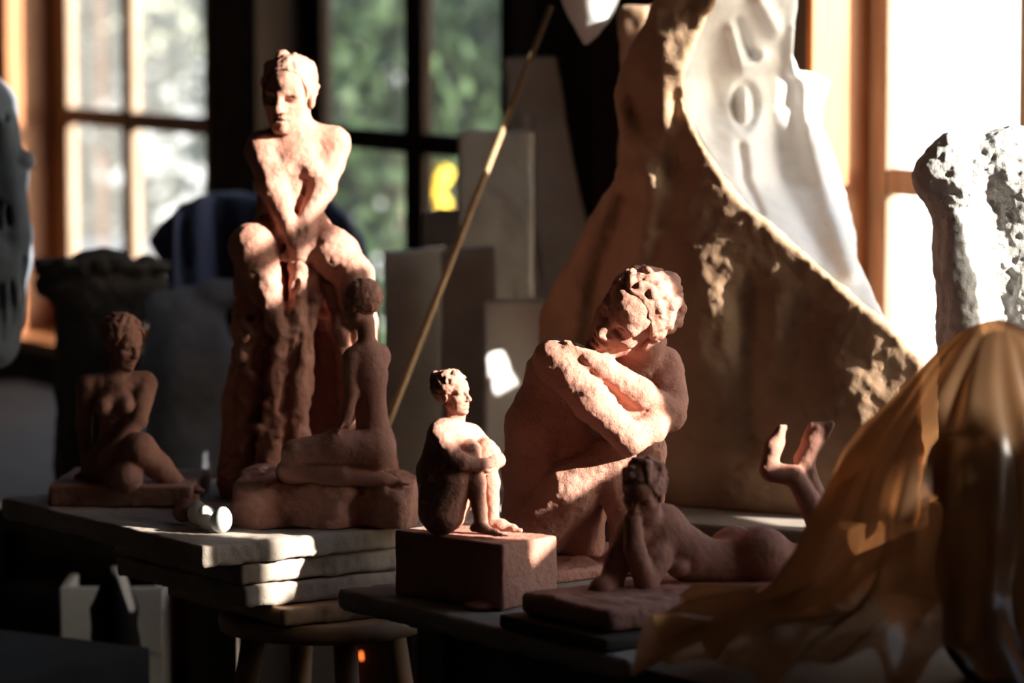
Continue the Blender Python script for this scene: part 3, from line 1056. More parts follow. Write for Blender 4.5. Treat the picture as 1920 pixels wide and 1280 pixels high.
S_.slab(sl, lambda X, Z: 6.10 + 0 * X, lambda X, Z: .115 + .012 * np.sin(X * 60) + 0 * X, .02)
for i in range(12):
    rr = random.Random(i + 50)
    x0 = 450 + rr.uniform(0, 300)
    S_.chain([(x0, 925 + rr.uniform(0, 60), -128, 4), (x0 + rr.uniform(20, 70), 925 + rr.uniform(0, 60), -130, 5)], 8, True)
S_.build('base_slab', 'clay', .0028, T, ((.006, .06), (.004, .022), (.002, .008)), 11, ZB + .0005)

# ------------------------------------------------------------------ tall seated figure
C = Clay(6.36)
tb = W(580, 920, 6.42)
tb[2] = ZB
T = thing('clay_sculpture', 'tall terracotta nude seated on a draped rock, brightly lit', 'sculpture', tb, 'clay figures on the benches')
C.ball(545, 445, 25, (72, 70, 62))
C.chain([(545, 445, 18, 66), (542, 380, 4, 54), (556, 310, 2, 58)], 24)
C.ball(560, 290, 2, (72, 42, 56), 22)
C.chain([(498, 276, -5, 34), (560, 262, 10, 34), (622, 266, 4, 30)], 18)
C.chain([(562, 262, 5, 28), (552, 215, -8, 30)], 14)
C.chain([(492, 282, -14, 34), (512, 350, -44, 27), (540, 420, -72, 19), (556, 462, -80, 14)], 10)
C.chain([(628, 272, -2, 31), (604, 350, -36, 25), (572, 420, -68, 18), (562, 470, -76, 14)], 10)
C.ball(530, 322, -36, (22, 26, 18), 18)
C.ball(585, 318, -36, (22, 26, 18), 18)
hand(C, C.P(553, 450, -80), C.P(560, 505, -78), np.array([1.0, 0, 0]), 62 * C.s, .002, (0, .4, -.4))
hand(C, C.P(566, 458, -78), C.P(570, 512, -74), np.array([1.0, .2, 0]), 58 * C.s, .002, (0, .4, -.4))
C.chain([(520, 455, 0, 56), (476, 462, -66, 42)], 18)
C.chain([(578, 452, 5, 52), (625, 478, -46, 46), (664, 518, -84, 36)], 18)
C.chain([(472, 462, -64, 42), (496, 540, -66, 40)], 14)
C.chain([(664, 520, -84, 36), (672, 600, -70, 34), (684, 700, -40, 28)], 12)
hf, hu = (-.24, -.96, -.12), (.08, -.08, 1)
head(C, 541, 178, -14, 142, hf, hu)
C.build('figure', 'clay', .003, T, ((.0016, .018), (.0012, .007)), 12)
hair('hair', C, 541, 178, -14, 142, hf, hu, 'clay', T, .0026, 5, 50, ((.28, -.1, .32, .11), (.16, -.2, .43, .12)), lump=(.035, .06))
R_ = Clay(6.36)
R_.chain([(505, 500, 20, 60), (500, 620, 14, 62), (492, 760, 10, 70), (486, 890, 10, 80)], 24)
R_.chain([(600, 520, 30, 60), (615, 700, 30, 76), (630, 890, 30, 96)], 24)
for pts, k in (([(470, 455, -66, 26), (500, 530, -88, 24), (530, 620, -96, 22), (522, 740, -96, 22), (505, 890, -90, 30)], 9),
               ([(560, 500, -70, 18), (556, 580, -96, 18), (560, 680, -100, 20), (556, 780, -94, 22), (560, 890, -86, 30)], 8),
               ([(590, 500, -60, 14), (590, 560, -84, 14), (576, 640, -92, 12), (575, 730, -88, 12)], 6),
               ([(620, 540, -72, 14), (640, 620, -84, 16), (650, 720, -78, 18), (672, 890, -66, 26)], 8),
               ([(652, 560, -70, 14), (690, 660, -62, 18), (706, 780, -48, 20), (728, 890, -38, 22)], 8),
               ([(462, 500, -50, 26), (470, 620, -70, 22), (462, 760, -62, 26), (452, 890, -50, 34)], 8),
               ([(520, 690, -104, 9), (500, 760, -104, 10), (490, 830, -100, 12)], 6),
               ([(545, 560, -104, 7), (520, 650, -112, 8), (508, 720, -108, 9)], 5)):
    R_.chain(pts, k)
for pts in ([(604, 590, -100, 9), (612, 700, -102, 15), (608, 810, -96, 16)], [(575, 590, -116, 4), (548, 680, -118, 8), (530, 770, -114, 9)],
            [(500, 590, -112, 4), (494, 700, -112, 8), (480, 800, -104, 8)], [(542, 760, -116, 5), (532, 870, -112, 9)],
            [(585, 700, -112, 4), (580, 800, -108, 7), (590, 880, -104, 8)], [(560, 520, -92, 4), (535, 590, -112, 5)],
            [(668, 640, -84, 4), (676, 740, -84, 7), (690, 860, -78, 8)], [(640, 700, -92, 4), (632, 820, -92, 7)]):
    R_.chain(pts, 4, True)
for i in range(26):
    rr = random.Random(i + 200)
    R_.ball(450 + rr.uniform(0, 70), 560 + rr.uniform(0, 330), -92 + rr.uniform(-10, 20), rr.uniform(6, 13), 7, rr.random() < .5)
R_.build('draped_rock', 'clay', .0032, T, ((.004, .035), (.003, .013), (.0015, .007)), 13, ZB + .0005)

# ------------------------------------------------------------------ woman leaning on her arm (left)
C = Clay(6.30)
lb = W(225, 950, 6.28)
lb[2] = ZB
T = thing('clay_sculpture', 'shaded terracotta seated woman leaning on one arm, far left', 'sculpture', lb, 'clay figures on the benches')
C.ball(222, 862, 0, (50, 42, 46))
C.chain([(222, 858, 0, 44), (218, 800, 0, 29), (218, 748, 0, 34)], 12)
C.chain([(172, 722, 0, 21), (222, 722, 0, 28), (268, 716, 4, 21)], 10)
C.chain([(224, 712, 2, 20), (228, 672, 0, 21)], 8)
C.ball(196, 762, -26, (18, 25, 18), 14)
C.ball(238, 760, -26, (17, 25, 18), 14)
C.chain([(164, 724, 0, 22), (158, 795, 18, 15), (164, 880, 4, 11)], 6)
hand(C, C.P(166, 880, 4), C.P(150, 912, -20), np.array([1.0, 0, 0]), 52 * C.s, .0018)
C.chain([(274, 720, 4, 22), (262, 788, -40, 15), (212, 838, -66, 11)], 6)
hand(C, C.P(212, 836, -66), C.P(182, 866, -70), np.array([0, 0, 1.0]), 50 * C.s, .0018)
C.chain([(220, 872, -20, 40), (262, 842, -74, 31)], 12)
C.chain([(262, 842, -74, 30), (298, 876, -58, 25), (336, 908, -40, 15)], 8)
C.chain([(195, 880, -10, 38), (236, 896, -84, 30)], 12)
C.chain([(236, 896, -84, 29), (200, 906, -40, 22), (170, 912, 10, 15)], 8)
foot(C, C.P(330, 920, -40), C.P(372, 922, -60), 66 * C.s)
hf, hu = (.70, -.66, -.26), (.05, -.1, 1)
head(C, 231, 643, -6, 98, hf, hu)
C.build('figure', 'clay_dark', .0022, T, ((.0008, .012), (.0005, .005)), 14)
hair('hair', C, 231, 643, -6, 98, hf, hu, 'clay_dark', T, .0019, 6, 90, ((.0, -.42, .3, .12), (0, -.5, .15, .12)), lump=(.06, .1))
c = W(235, 950, 6.33)
S_ = Clay(6.3)
S_.box((c[0] + .01, c[1], ZB + .0185), (.118, .115, .018), math.radians(-4), .004)
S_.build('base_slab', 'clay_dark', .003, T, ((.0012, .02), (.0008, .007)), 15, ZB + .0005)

# ------------------------------------------------------------------ reclining figure
C = Clay(5.41)
rb = W(1300, 1140, 5.36)
rb[2] = ZP
T = thing('clay_sculpture', 'reclining terracotta nude propped on its elbows with feet raised', 'sculpture', rb, 'clay figures on the benches')
C.chain([(1236, 990, -10, 46), (1290, 1040, 15, 46), (1345, 1058, 32, 40), (1410, 1052, 48, 50)], 20)
C.ball(1428, 1030, 30, (52, 46, 44), 16)
C.ball(1378, 1026, 84, (48, 46, 42), 16)
C.chain([(1430, 1048, 34, 48), (1510, 1066, 56, 40), (1590, 1076, 76, 28)], 16)
C.chain([(1385, 1048, 84, 46), (1480, 1062, 104, 38), (1570, 1072, 118, 27)], 16)
C.chain([(1590, 1076, 76, 28), (1540, 985, 80, 27), (1490, 890, 84, 17)], 8)
C.chain([(1570, 1070, 118, 27), (1545, 975, 114, 26), (1512, 885, 108, 17)], 8)
C.chain([(1490, 892, 84, 19), (1446, 884, 80, 20)], 10)
C.chain([(1440, 876, 78, 18), (1448, 838, 78, 16), (1462, 806, 78, 9)], 8)
C.chain([(1446, 862, 92, 15), (1456, 830, 96, 14), (1466, 804, 98, 8)], 8)
C.chain([(1512, 888, 108, 18), (1508, 862, 106, 19)], 10)
C.chain([(1508, 862, 104, 20), (1524, 826, 100, 20), (1534, 806, 98, 16)], 8)
for k in range(5):
    C.chain([(1516 + 8 * k, 812 + k, 98, 8), (1522 + 9 * k, 797 - (k == 4) * 2, 94, 7)], 3)
    C.chain([(1460 + 2 * k, 812, 74 + 7 * k, 6), (1464 + 2 * k, 800, 72 + 7 * k, 5)], 3)
C.chain([(1190, 1000, -46, 30), (1245, 985, 0, 40)], 14)
C.chain([(1240, 1000, -14, 34), (1228, 1050, -50, 30), (1212, 1092, -78, 22)], 8)
C.chain([(1212, 1094, -78, 22), (1190, 1030, -92, 20), (1186, 975, -84, 17)], 8)
C.chain([(1188, 998, -40, 30), (1160, 1050, -56, 26), (1146, 1092, -70, 22)], 8)
C.chain([(1146, 1092, -70, 23), (1128, 1104, -96, 24)], 8)
hand(C, C.P(1140, 1098, -80), C.P(1110, 1112, -118), np.array([1.0, .2, 0]), 62 * C.s, .002, (0, .2, -.6))
C.chain([(1215, 990, -30, 26), (1208, 945, -56, 30)], 10)
C.ball(1270, 1062, -28, (22, 24, 20), 8)
hf, hu = (-.35, -.82, -.45), (.05, -.40, .9)
head(C, 1205, 920, -62, 112, hf, hu)
C.build('figure', 'clay_dark', .002, T, ((.0007, .014), (.0005, .005)), 16)
hair('hair', C, 1205, 920, -62, 112, hf, hu, 'clay_dark', T, .0018, 7, 50, ((0, -.3, -.1, .2),))
pl_c = at_z(1140, 1152, ZP + .048)
S_ = Clay(5.36)
pc = pl_c - EB * .105 + NB * .22
S_.box((pc[0], pc[1], ZP + .0365), (.105, .22, .0155), BRZ, .010)
for i in range(18):
    rr = random.Random(i + 400)
    o = pc + EB * rr.uniform(-.1, .1) + NB * rr.uniform(-.2, .2)
    S_.ell((o[0], o[1], ZP + .050), (rr.uniform(.01, .025), rr.uniform(.01, .025), .005), np.eye(3), .006)
S_.build('base_slab', 'clay_dark', .003, T, ((.0016, .03), (.001, .008)), 17)
pc2 = pl_c - EB * .10 + NB * .19
A = Clay(5.36)
A.box((pc2[0], pc2[1], ZP + .0105), (.125, .215, .0095), BRZ, .003)
v, q = A.surface(.0035, ((.0008, .03),), 18)
tag(mesh_obj('wooden_board', v, q, 'bench', None, True, (pc2[0], pc2[1], ZP)), 'dark board under the reclining figure', 'board')
for k, (px, py, d) in enumerate(((895, 1141, 5.44),)):
    A = Clay(d)
    p = at_z(px, 1143, ZP)
    A.ell((p[0], p[1], ZP + .006), (.020, .013, .007), np.eye(3), .002)
    A.ell((p[0] + .008, p[1], ZP + .006), (.014, .010, .006), np.eye(3), .004)
    v, q = A.surface(.0018, ((.001, .006),), 19)
    tag(mesh_obj('clay_scrap', v, q, 'clay', None, True, (p[0], p[1], ZP)), 'flat scrap of clay lying in front of the block', 'clay scrap')

# ------------------------------------------------------------------ tall mould: sandy jacket and white plaster lining
C = Clay(6.50)
s_ = C.s
xz = lambda px, py: C.P(px, py)[[0, 2]]


def bump2(X, Z, px, py, rx, ry, a):
    c = xz(px, py)
    return a * np.exp(-((X - c[0]) / (rx * s_)) ** 2 - ((Z - c[1]) / (ry * s_)) ** 2)


def ridge2(X, Z, pts, r, a):
    q = [xz(*p) for p in pts]
    d = np.full(np.broadcast(X, Z).shape, 1e9)
    for p0, p1 in zip(q, q[1:]):
        e_ = p1 - p0
        h = np.clip(((X - p0[0]) * e_[0] + (Z - p0[1]) * e_[1]) / (e_ @ e_), 0, 1)
        d = np.minimum(d, (X - p0[0] - h * e_[0]) ** 2 + (Z - p0[1] - h * e_[1]) ** 2)
    return a * np.exp(-d / (r * s_) ** 2)


mb = np.array([.40, 6.58, MB])
T = thing('plaster_mould', 'tall broken plaster mould, brown jacket outside and white lining inside', 'mould', mb)
jacket = [(1240, -60), (1232, 0), (1210, 45), (1185, 90), (1160, 140), (1153, 185), (1165, 230), (1172, 290), (1150, 350), (1110, 420), (1080, 480),
          (1045, 540), (1016, 600), (1008, 700), (1000, 860), (1000, 985), (1500, 985), (1690, 985), (1702, 860), (1700, 720), (1705, 652), (1640, 585),
          (1560, 520), (1480, 450), (1420, 400), (1370, 355), (1320, 270), (1282, 205), (1280, 150), (1300, 80), (1338, 10), (1352, -60)]


def jy(X, Z):
    x0 = xz(1300, 500)[0]
    y = 6.50 - .60 * (X - x0)
    y = y - bump2(X, Z, 1290, 560, 150, 260, .05) - bump2(X, Z, 1230, 120, 60, 110, .03)
    y = y - bump2(X, Z, 1560, 720, 90, 110, .035) - bump2(X, Z, 1340, 880, 120, 60, .02)
    y = y + bump2(X, Z, 1200, 205, 28, 38, .04) + bump2(X, Z, 1268, 195, 16, 36, .03) + bump2(X, Z, 1268, 300, 30, 40, .02)
    y = y + ridge2(X, Z, [(1400, 540), (1398, 640), (1404, 800)], 32, .022) + ridge2(X, Z, [(1182, 380), (1130, 520), (1110, 680)], 26, .035)
    y = y - ridge2(X, Z, [(1215, 330), (1200, 460), (1150, 640)], 26, .02) + ridge2(X, Z, [(1500, 560), (1470, 700)], 30, .015)
    return y


C.slab(jacket, jy, lambda X, Z: .032 + 0 * X * Z, .012)
C.build('jacket', 'mould', .0042, T, ((.004, .06), (.0028, .02), (.0016, .008)), 21, MB + .001)

D = Clay(6.58)
lining = [(1335, -60), (1505, -60), (1497, 40), (1495, 110), (1505, 138), (1545, 142), (1572, 156), (1558, 195), (1552, 245), (1572, 300), (1592, 370),
          (1604, 430), (1600, 480), (1622, 530), (1645, 590), (1700, 690), (1690, 985), (1300, 985), (1310, 500), (1290, 330), (1268, 210), (1272, 130), (1300, 60)]


def ly(X, Z):
    zr = np.array([xz(1300, v)[1] for v in (1000, 650, 585, 520, 450, 400, 355, 270, 205, 150, 80, 10, -80)])
    xr = np.array([xz(v, 500)[0] for v in (1705, 1705, 1640, 1560, 1480, 1420, 1370, 1320, 1282, 1280, 1300, 1338, 1352)])
    xr = np.interp(Z, zr, xr)
    y = 6.59 - .60 * (np.minimum(X, xr) - xz(1300, 500)[0]) + .60 * np.maximum(X - xr, 0)
    y = y + bump2(X, Z, 1340, 180, 36, 110, .022) + ridge2(X, Z, [(1405 + 20 * math.cos(a * .524), 202 + 40 * math.sin(a * .524)) for a in range(13)], 8, .016) - bump2(X, Z, 1405, 202, 13, 24, .018)
    y = y - ridge2(X, Z, [(1440, 110), (1400, 130), (1380, 60)], 12, .02) + ridge2(X, Z, [(1390, 40), (1405, 90), (1420, 110)], 9, .02)
    y = y - ridge2(X, Z, [(1430, 0), (1465, 60)], 14, .022)
    y = y + bump2(X, Z, 1480, 300, 46, 70, .03) + ridge2(X, Z, [(1460, 240), (1480, 360), (1540, 480)], 20, .015)
    y = y - ridge2(X, Z, [(1530, 160), (1530, 260), (1560, 380), (1590, 500)], 22, .03) + ridge2(X, Z, [(1395, 280), (1400, 340), (1425, 400)], 9, .016)
    y = y - ridge2(X, Z, [(1500, 60), (1505, 140)], 14, .02)
    return y


D.slab(lining, ly, lambda X, Z: .028 + 0 * X * Z, .012)
D.build('lining', 'plaster', .0042, T, ((.003, .05), (.0016, .016)), 22, MB + .001)

G_ = Clay(7.05)  # hidden boxes added behind the mould to block sun, save one streak
for off, hw in ((-.135, .115), (.1265, .1265)):
    G_.box((.3 + .342 * off, 7.1 + .94 * off, 1.14), (.03, hw, .42), math.radians(-20), .012)
off = -.005
G_.box((.3 + .342 * off, 7.1 + .94 * off, 1.31), (.03, .03, .265), math.radians(-20), .012)
G_.build('sun_block', 'mould', .006, T, ((.004, .06), (.0028, .02)), 23, MB + .001)

# ------------------------------------------------------------------ rough white plaster torso (right)
C = Clay(6.0)
tz = .706
T = thing('plaster_torso', 'rough white plaster torso cast standing before the bright window', 'sculpture', (.80, 6.0, 0))
C.chain([(1800, 330, 0, 62), (1900, 310, 10, 70), (1990, 330, 10, 80)], 26)
C.chain([(1752, 330, -12, 40), (1790, 290, 0, 40)], 24)
C.chain([(1800, 350, 0, 62), (1830, 480, 0, 76), (1845, 620, 0, 86), (1850, 850, 0, 88)], 30)
C.chain([(1930, 360, 10, 90), (1940, 560, 10, 100), (1940, 850, 10, 90)], 30)
C.chain([(1790, 420, -66, 22), (1800, 520, -78, 26), (1812, 640, -84, 26)], 26)
C.chain([(1868, 380, -86, 20), (1880, 520, -110, 26), (1890, 700, -112, 26)], 22, True)
C.build('cast', 'plaster_rough', .0034, T, ((.004, .05), (.002, .013), (.0018, .0065)), 31)
box_obj('plinth', (.80, 6.0, .30), (.14, .13, .30), 'bench', T, math.radians(-20), .004)
box_obj('plinth', (.80, 6.0, .699), (.12, .11, .098), 'slab', T, math.radians(-20), .004)

# ------------------------------------------------------------------ object under the amber dust sheet (near right)
dp = W(1850, 1280, 4.92)
ZD = .70
T = thing('dust_sheet', 'amber plastic dust sheet draped over a covered piece, near right', 'dust sheet', (dp[0], dp[1], ZD))
prof = [(0, 598, 0), (30, 602, 26), (70, 618, 66), (110, 650, 104), (150, 690, 140), (200, 745, 185), (250, 800, 235), (290, 850, 268), (320, 900, 290),
        (340, 960, 312), (365, 1030, 338), (400, 1085, 372), (440, 1120, 420), (520, 1150, 500), (610, 1172, 590), (650, 1195, 640)]
cx, dd0 = 1872, 4.98
sc_ = dd0 / FPX
NT, NR = 220, 90
tt_ = np.linspace(0, 1, NR)
pr = np.array(prof, float)
tl = np.concatenate([[0], np.cumsum(np.hypot(np.diff(pr[:, 1]), np.diff(pr[:, 2])))])
tl /= tl[-1]
rng = np.random.default_rng(77)
rad = np.interp(tt_, tl, pr[:, 2]) * sc_
zz = np.array([W(cx, y, dd0)[2] for y in np.interp(tt_, tl, pr[:, 1])])
top = W(cx, 598, dd0)
th = np.linspace(0, 2 * math.pi, NT, endpoint=False)
fold = np.zeros((NR, NT))
for kf, a in ((5, .05), (9, .06), (14, .05), (23, .03)):
    fold += a * np.sin(kf * th[None, :] + rng.uniform(0, 6.28) + 1.1 * np.sin(3 * tt_[:, None] * (1 + kf / 9))) 
amp = np.clip(tt_ * 2.2, 0, 1)[:, None]
depth = np.where(np.sin(th) > 0, .55, .62)[None, :]
rr_ = rad[:, None] * (1 + fold * amp)
X = top[0] + rr_ * np.cos(th)[None, :]
Y = top[1] + rr_ * np.sin(th)[None, :] * depth
ruf = np.clip((tt_ - .62) / .38, 0, 1)[:, None]
Z = zz[:, None] + ruf * (.028 * np.sin(17 * th[None, :] + 6 * tt_[:, None]) + .02 * np.sin(29 * th[None, :] - 9 * tt_[:, None])) + .01 * fold * amp
Z = np.maximum(Z, ZD + .006)
vs = np.stack([X, Y, Z], 2).reshape(-1, 3)
qs = []
for i in range(NR - 1):
    k = np.arange(NT)
    qs.append(np.stack([i * NT + k, i * NT + (k + 1) % NT, (i + 1) * NT + (k + 1) % NT, (i + 1) * NT + k], 1))
mesh_obj('sheet', vs, np.concatenate(qs), 'plastic', T)
U_ = thing('covered_bust', 'dark unfinished bust standing hidden under the amber dust sheet', 'sculpture', (top[0] + .0, top[1], ZD))
K = Clay(4.98)
K.chain([(1872, 660, 0, 42), (1872, 740, 0, 58), (1868, 800, 0, 40)], 20)
K.chain([(1800, 880, 0, 70), (1940, 880, 0, 70)], 30)
K.chain([(1870, 880, 0, 90), (1870, 1050, 0, 110), (1870, 1190, 0, 100)], 30)
K.build('bust', 'stump', .006, U_, ((.004, .03), (.002, .01)), 41, ZD + .001)
ns_ = PC + EB * 1.06 + NB * .42
sbn = thing('near_stand', 'dark stand in the near right corner under the dust sheet', 'stand', (ns_[0], ns_[1], 0))
box_obj('stand_top', (ns_[0], ns_[1], ZD - .02), (.32, .42, .02), 'bench', sbn, BRZ, .004)
for (a, b) in ((-.26, -.36), (.26, -.36), (.26, .36), (-.26, .36)):
    q = ns_ + EB * a + NB * b
    box_obj('leg', (q[0], q[1], (ZD - .041) / 2), (.03, .03, (ZD - .041) / 2), 'bench', sbn, BRZ, .004)

# ------------------------------------------------------------------ plaster slabs leaning by the windows
ZL = .521


def lean_slab(label, poly, d, th, seed, material='slab', groove=None, rz=0.0, group='plaster slabs leaning behind the sculptures', rough=.0014):
    A = Clay(d)
    q = np.array([A.P(*p) for p in poly])
    x0 = q[:, 0].mean()
    yc = lambda X, Z: d + .16 * (Z - ZL) + rz * (X - x0)
    A.slab(poly, yc, lambda X, Z: th + 0 * X * Z, .004)
    if groove:
        for g in groove:
            A.ops.append(('slab', np.array([A.P(*p)[[0, 2]] for p in g[0]]), (lambda X, Z, y_=yc: y_(X, Z) - th), lambda X, Z: g[1] + 0 * X * Z, .002, .003, g[2]))
    v, f = A.surface(.005, ((rough, .04), (rough * .7, .012)), seed, ZL)
    o = mesh_obj('plaster_slab', v, f, material, None, True, (x0, d, ZL))
    return tag(o, label, 'plaster slab', group)


lean_slab('tallest leaning plaster slab, tapering upwards, with a long groove', [(945, 112), (1045, 108), (1052, 160), (1075, 300), (1105, 440), (1110, 1050), (930, 1050), (945, 300), (955, 260)], 7.75, .030, 51,
          groove=[([(990, 215), (1000, 215), (1000, 420), (1012, 500), (1022, 545), (1010, 545), (1000, 500), (990, 420)], .012, True), ([(972, 215), (984, 215), (984, 520), (974, 520)], .008, False)])
lean_slab('broad leaning plaster slab left of the tallest one', [(857, 258), (880, 250), (1000, 252), (1000, 1050), (860, 1050)], 7.55, .045, 52, rz=-.25)
lean_slab('short dark plaster slab left of the broad one', [(790, 405), (820, 398), (905, 402), (905, 1050), (792, 1050)], 7.62, .035, 53, rz=-.25)
lean_slab('low upright plaster slab, leftmost of the leaning row', [(718, 478), (830, 470), (832, 1050), (722, 1050)], 7.42, .03, 54, rz=.2)
lean_slab('low plaster slab standing right of the leftmost one', [(826, 474), (930, 468), (934, 1050), (828, 1050)], 7.33, .028, 55)
lean_slab('pale plaster slab in front, crossed by a streak of sun', [(908, 570), (1030, 568), (1034, 1050), (906, 1050)], 7.18, .028, 56, 'plaster')

# rod leaning across
a, b = W(746, 745, 6.75), W(1033, 12, 7.05)
low = a + (a - b) * ((a[2] - .525) / (b[2] - a[2]))
rd = tube_obj('wooden_rod', [low, a, (a + b) / 2, b], [.0065, .0065, .0062, .0058], 'rod')
tag(rd, 'thin wooden rod leaning diagonally before the plaster slabs', 'rod')

# hanging white cloth bag at the top
C = Clay(7.0)
hp = C.P(1108, 20)
T = thing('hanging_cloth', 'white cotton cloth hanging in a point from the ceiling', 'cloth', (hp[0], hp[1], C.P(1108, 84)[2]))
C.chain([(1108, -220, 0, 40), (1108, -120, 0, 70), (1108, -40, 0, 62), (1106, 10, 0, 44), (1102, 60, 0, 14), (1098, 80, 0, 5)], 16)
for k in range(7):
    a_ = k * .9
    C.chain([(1108 + 62 * math.cos(a_), -60, 62 * math.sin(a_), 12), (1103 + 14 * math.cos(a_), 60, 14 * math.sin(a_), 4)], 10)
C.build('cloth', 'cloth_white', .004, T, ((.002, .03),), 61)
tube_obj('cord', [C.P(1108, -230), np.array([hp[0], hp[1], HCEIL])], [.003, .003], 'rod', T, 8)

# ------------------------------------------------------------------ left background: stump, covered piece, sack, coat
C = Clay(7.65)
p = C.P(190, 700)
T = thing('rough_column', 'dark rough flared column cast behind the seated woman', 'column', (p[0], p[1], ZL))
C.chain([(190, 560, 0, 96), (186, 620, 0, 78), (182, 720, 0, 76), (180, 1010, 0, 84)], 20)
C.ball(190, 535, 0, (126, 96, 44), 16)
for i in range(20):
    a_ = i * .314
    C.ball(190 + 108 * math.cos(a_), 500 + 6 * math.sin(i * 2.3), 80 * math.sin(a_), (22, 22, 14), 8)
C.build('shaft', 'stump', .006, T, ((.005, .03), (.003, .012)), 62, ZL + .001)

C = Clay(8.05)
p = C.P(470, 700)
T = thing('covered_sculpture', 'large piece covered with a dark navy cloth behind the tall figure', 'sculpture', (p[0], p[1], ZL))
out = [(282, 448), (300, 425), (335, 388), (400, 363), (455, 366), (540, 372), (620, 374), (655, 405), (680, 450), (705, 540), (715, 1010), (330, 1010), (322, 545), (310, 490)]
C.slab(out, lambda X, Z: 8.05 + .02 * np.sin(X * 40) + 0 * Z, lambda X, Z: .12 + .012 * np.sin(X * 75 + Z * 6), .05)
C.build('navy_cover', 'navy', .007, T, ((.005, .05),), 63, ZL + .001)
out = [(322, 400), (345, 384), (398, 366), (404, 560), (396, 700), (330, 700), (322, 545)]
C = Clay(7.9)
C.slab(out, lambda X, Z: 7.92 + .01 * np.sin(X * 90) + 0 * Z, lambda X, Z: .012 + 0 * X * Z, .006)
C.build('blue_cloth', 'blue', .005, T, ((.003, .05),), 64)

C = Clay(7.5)
p = C.P(355, 760)
T = thing('cloth_sack', 'grey-blue cloth sack slumped on the table, left of the tall figure', 'sack', (p[0], p[1], ZL))
C.chain([(300, 575, 0, 30), (345, 560, 0, 22), (400, 556, 0, 30), (440, 548, 0, 26)], 14)
C.ball(355, 700, 0, (92, 90, 140), 30)
C.ball(360, 870, 0, (104, 94, 130), 30)
C.build('bag', 'sack', .006, T, ((.005, .05), (.002, .015)), 65, ZL + .001)

cs = W(-45, 700, 7.3)
T = thing('coat_stand', 'dark coat stand at the far left edge', 'coat stand', (cs[0], cs[1], 0))
tube_obj('pole', [(cs[0], cs[1], .03), (cs[0], cs[1], 1.75)], [.018, .016], 'dark_wood_and_shade', T)
lathe_obj('foot', (cs[0], cs[1], 0), [(.2, 0), (.2, .015), (.05, .03), (.02, .05)], 'dark_wood_and_shade', T)
tube_obj('peg', [(cs[0], cs[1] - .01, 1.68), (cs[0] + .03, cs[1] - .07, 1.72)], [.009, .007], 'dark_wood_and_shade', T, 8)
C = Clay(7.2)
p = C.P(0, 640)
T = thing('work_coat', 'blue-grey work coat hanging at the far left edge', 'coat', (p[0], p[1], C.P(0, 680)[2]))
C.chain([(-45, 130, 0, 26), (-20, 200, 0, 48), (-10, 330, 0, 58), (-5, 480, 0, 62), (-12, 640, 0, 52)], 20)
C.chain([(10, 230, -30, 24), (22, 330, -36, 26), (34, 440, -30, 24), (24, 560, -30, 22), (0, 650, -26, 20)], 12)
C.ball(48, 300, -30, (16, 24, 16), 8)
for k in range(5):
    C.chain([(-50 + 20 * k, 220, -54 + 4 * k, 5), (-40 + 22 * k, 640, -62 + 5 * k, 6)], 10, True)
C.build('coat', 'coat', .005, T, ((.003, .04),), 66)

# ------------------------------------------------------------------ under the tables
wp = W(205, 1120, 7.0)
wp[1] = 6.95
T = thing('white_crate', 'white painted crate standing under the boards at the left', 'crate', (wp[0], wp[1], 0))
for k in range(4):
    box_obj('slat', (wp[0] + .01, wp[1], .065 + .125 * k), (.094, .008, .0605), 'white_panel', T, .0, .003)
for k in (-1, 1):
    box_obj('side', (wp[0] + .01 + k * .086, wp[1] + .085, .25), (.008, .075, .25), 'white_panel', T, .0, .003)
C = Clay(6.75)
p = C.P(205, 1140)
T = thing('black_bag', 'black crumpled bag hanging in front of the white panel', 'bag', (p[0], p[1], 0))
C.chain([(215, 1080, 0, 22), (215, 1150, 0, 44), (225, 1300, 0, 52), (230, 1700, 0, 56)], 14)
C.chain([(170, 1140, 0, 6), (200, 1135, 0, 22)], 8)
C.build('bag', 'black', .006, T, ((.004, .03),), 67, .001)
p = at_z(360, 1235, .0)
T = thing('red_basin', 'red plastic basin on the floor under the stool', 'basin', (p[0], p[1], 0))
lathe_obj('basin', (p[0], p[1], 0), [(.09, 0), (.12, .01), (.15, .14), (.16, .15), (.148, .147), (.115, .02), (.02, .015)], 'red', T)
p = W(655, 1250, 7.0)
T = thing('glass_stove', 'small black stove with flames behind its glass, under the stool', 'stove', (p[0], p[1], 0))
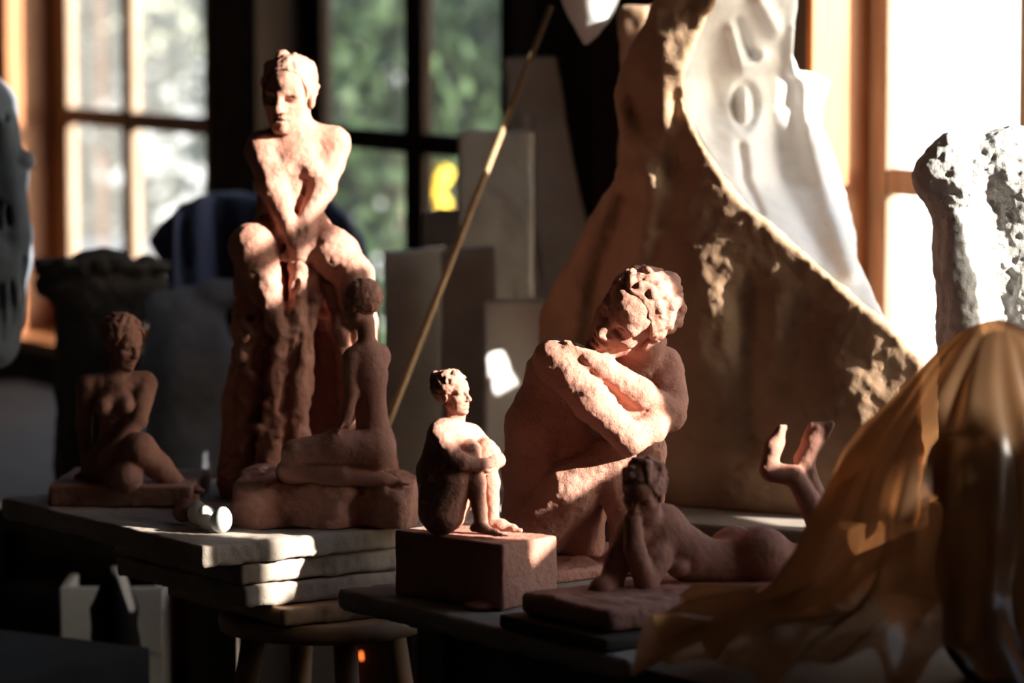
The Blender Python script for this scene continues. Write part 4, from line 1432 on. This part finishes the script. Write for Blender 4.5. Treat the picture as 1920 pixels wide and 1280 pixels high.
box_obj('body', (p[0], p[1] + .12, .26), (.12, .1, .26), 'black', T, .0, .006)
box_obj('glass_door', (p[0], p[1], .34), (.09, .003, .10), 'glass', T, 0, .001)
for k, (px, py, r) in enumerate(((652, 1234, 9), (678, 1229, 4), (653, 1272, 9))):
    K = Clay(7.012)
    K.chain([(px, py + 6, 0, r), (px - 1, py - 4, 0, r * .75), (px + 1, py - 12, 0, r * .25)], 3)
    K.build('flame', 'flame', .003, T)
p = W(815, 1240, 6.35)
tag(box_obj('red_brown_board', (p[0], p[1], .30), (.033, .01, .30), 'redwood', None, math.radians(-20), .003), 'red-brown board standing on end behind the stool', 'board')

# unseen boards added on the sills; this one shades the tall figure low down
A = Clay(6)
c = RW(1.705, -.05, 1.235)
A.box(c, (.105, .02, .614), WALL_RZ, .004)
v, q = A.surface(.008, ((.002, .04),), 71)
tag(mesh_obj('plaster_board', v, q, 'slab', None, True, (c[0], c[1], .615)), 'unseen plaster board added on a sill to shade the tall figure low down', 'board')
A = Clay(6)
c = RW(2.74, -.05, 1.20)  # added board, keeps the sun off the small figure's legs
A.box(c, (.16, .02, .579), WALL_RZ, .004)
v, q = A.surface(.008, ((.002, .04),), 72)
tag(mesh_obj('plaster_board', v, q, 'slab', None, True, (c[0], c[1], .621)), 'unseen plaster board added on a sill to shade the legs of the small figure', 'board')
A = Clay(6)
c = RW(2.235, -.05, 1.065)  # added low board, cuts the sun under the crouching figure's thigh
A.box(c, (.19, .02, .444), WALL_RZ, .004)
v, q = A.surface(.008, ((.002, .04),), 73)
tag(mesh_obj('plaster_board', v, q, 'slab', None, True, (c[0], c[1], .621)), 'lowest plaster board, added out of view to shade the crouching figure low down', 'board')
A = Clay(6)
c = RW(2.508, -.05, 1.083)  # added narrow board, holds sunlight off the block and reclining body
A.box(c, (.068, .02, .462), WALL_RZ, .004)
v, q = A.surface(.008, ((.002, .04),), 74)
tag(mesh_obj('plaster_board', v, q, 'slab', None, True, (c[0], c[1], .621)), 'narrow plaster board, added out of view to shade the block and reclining body', 'board')
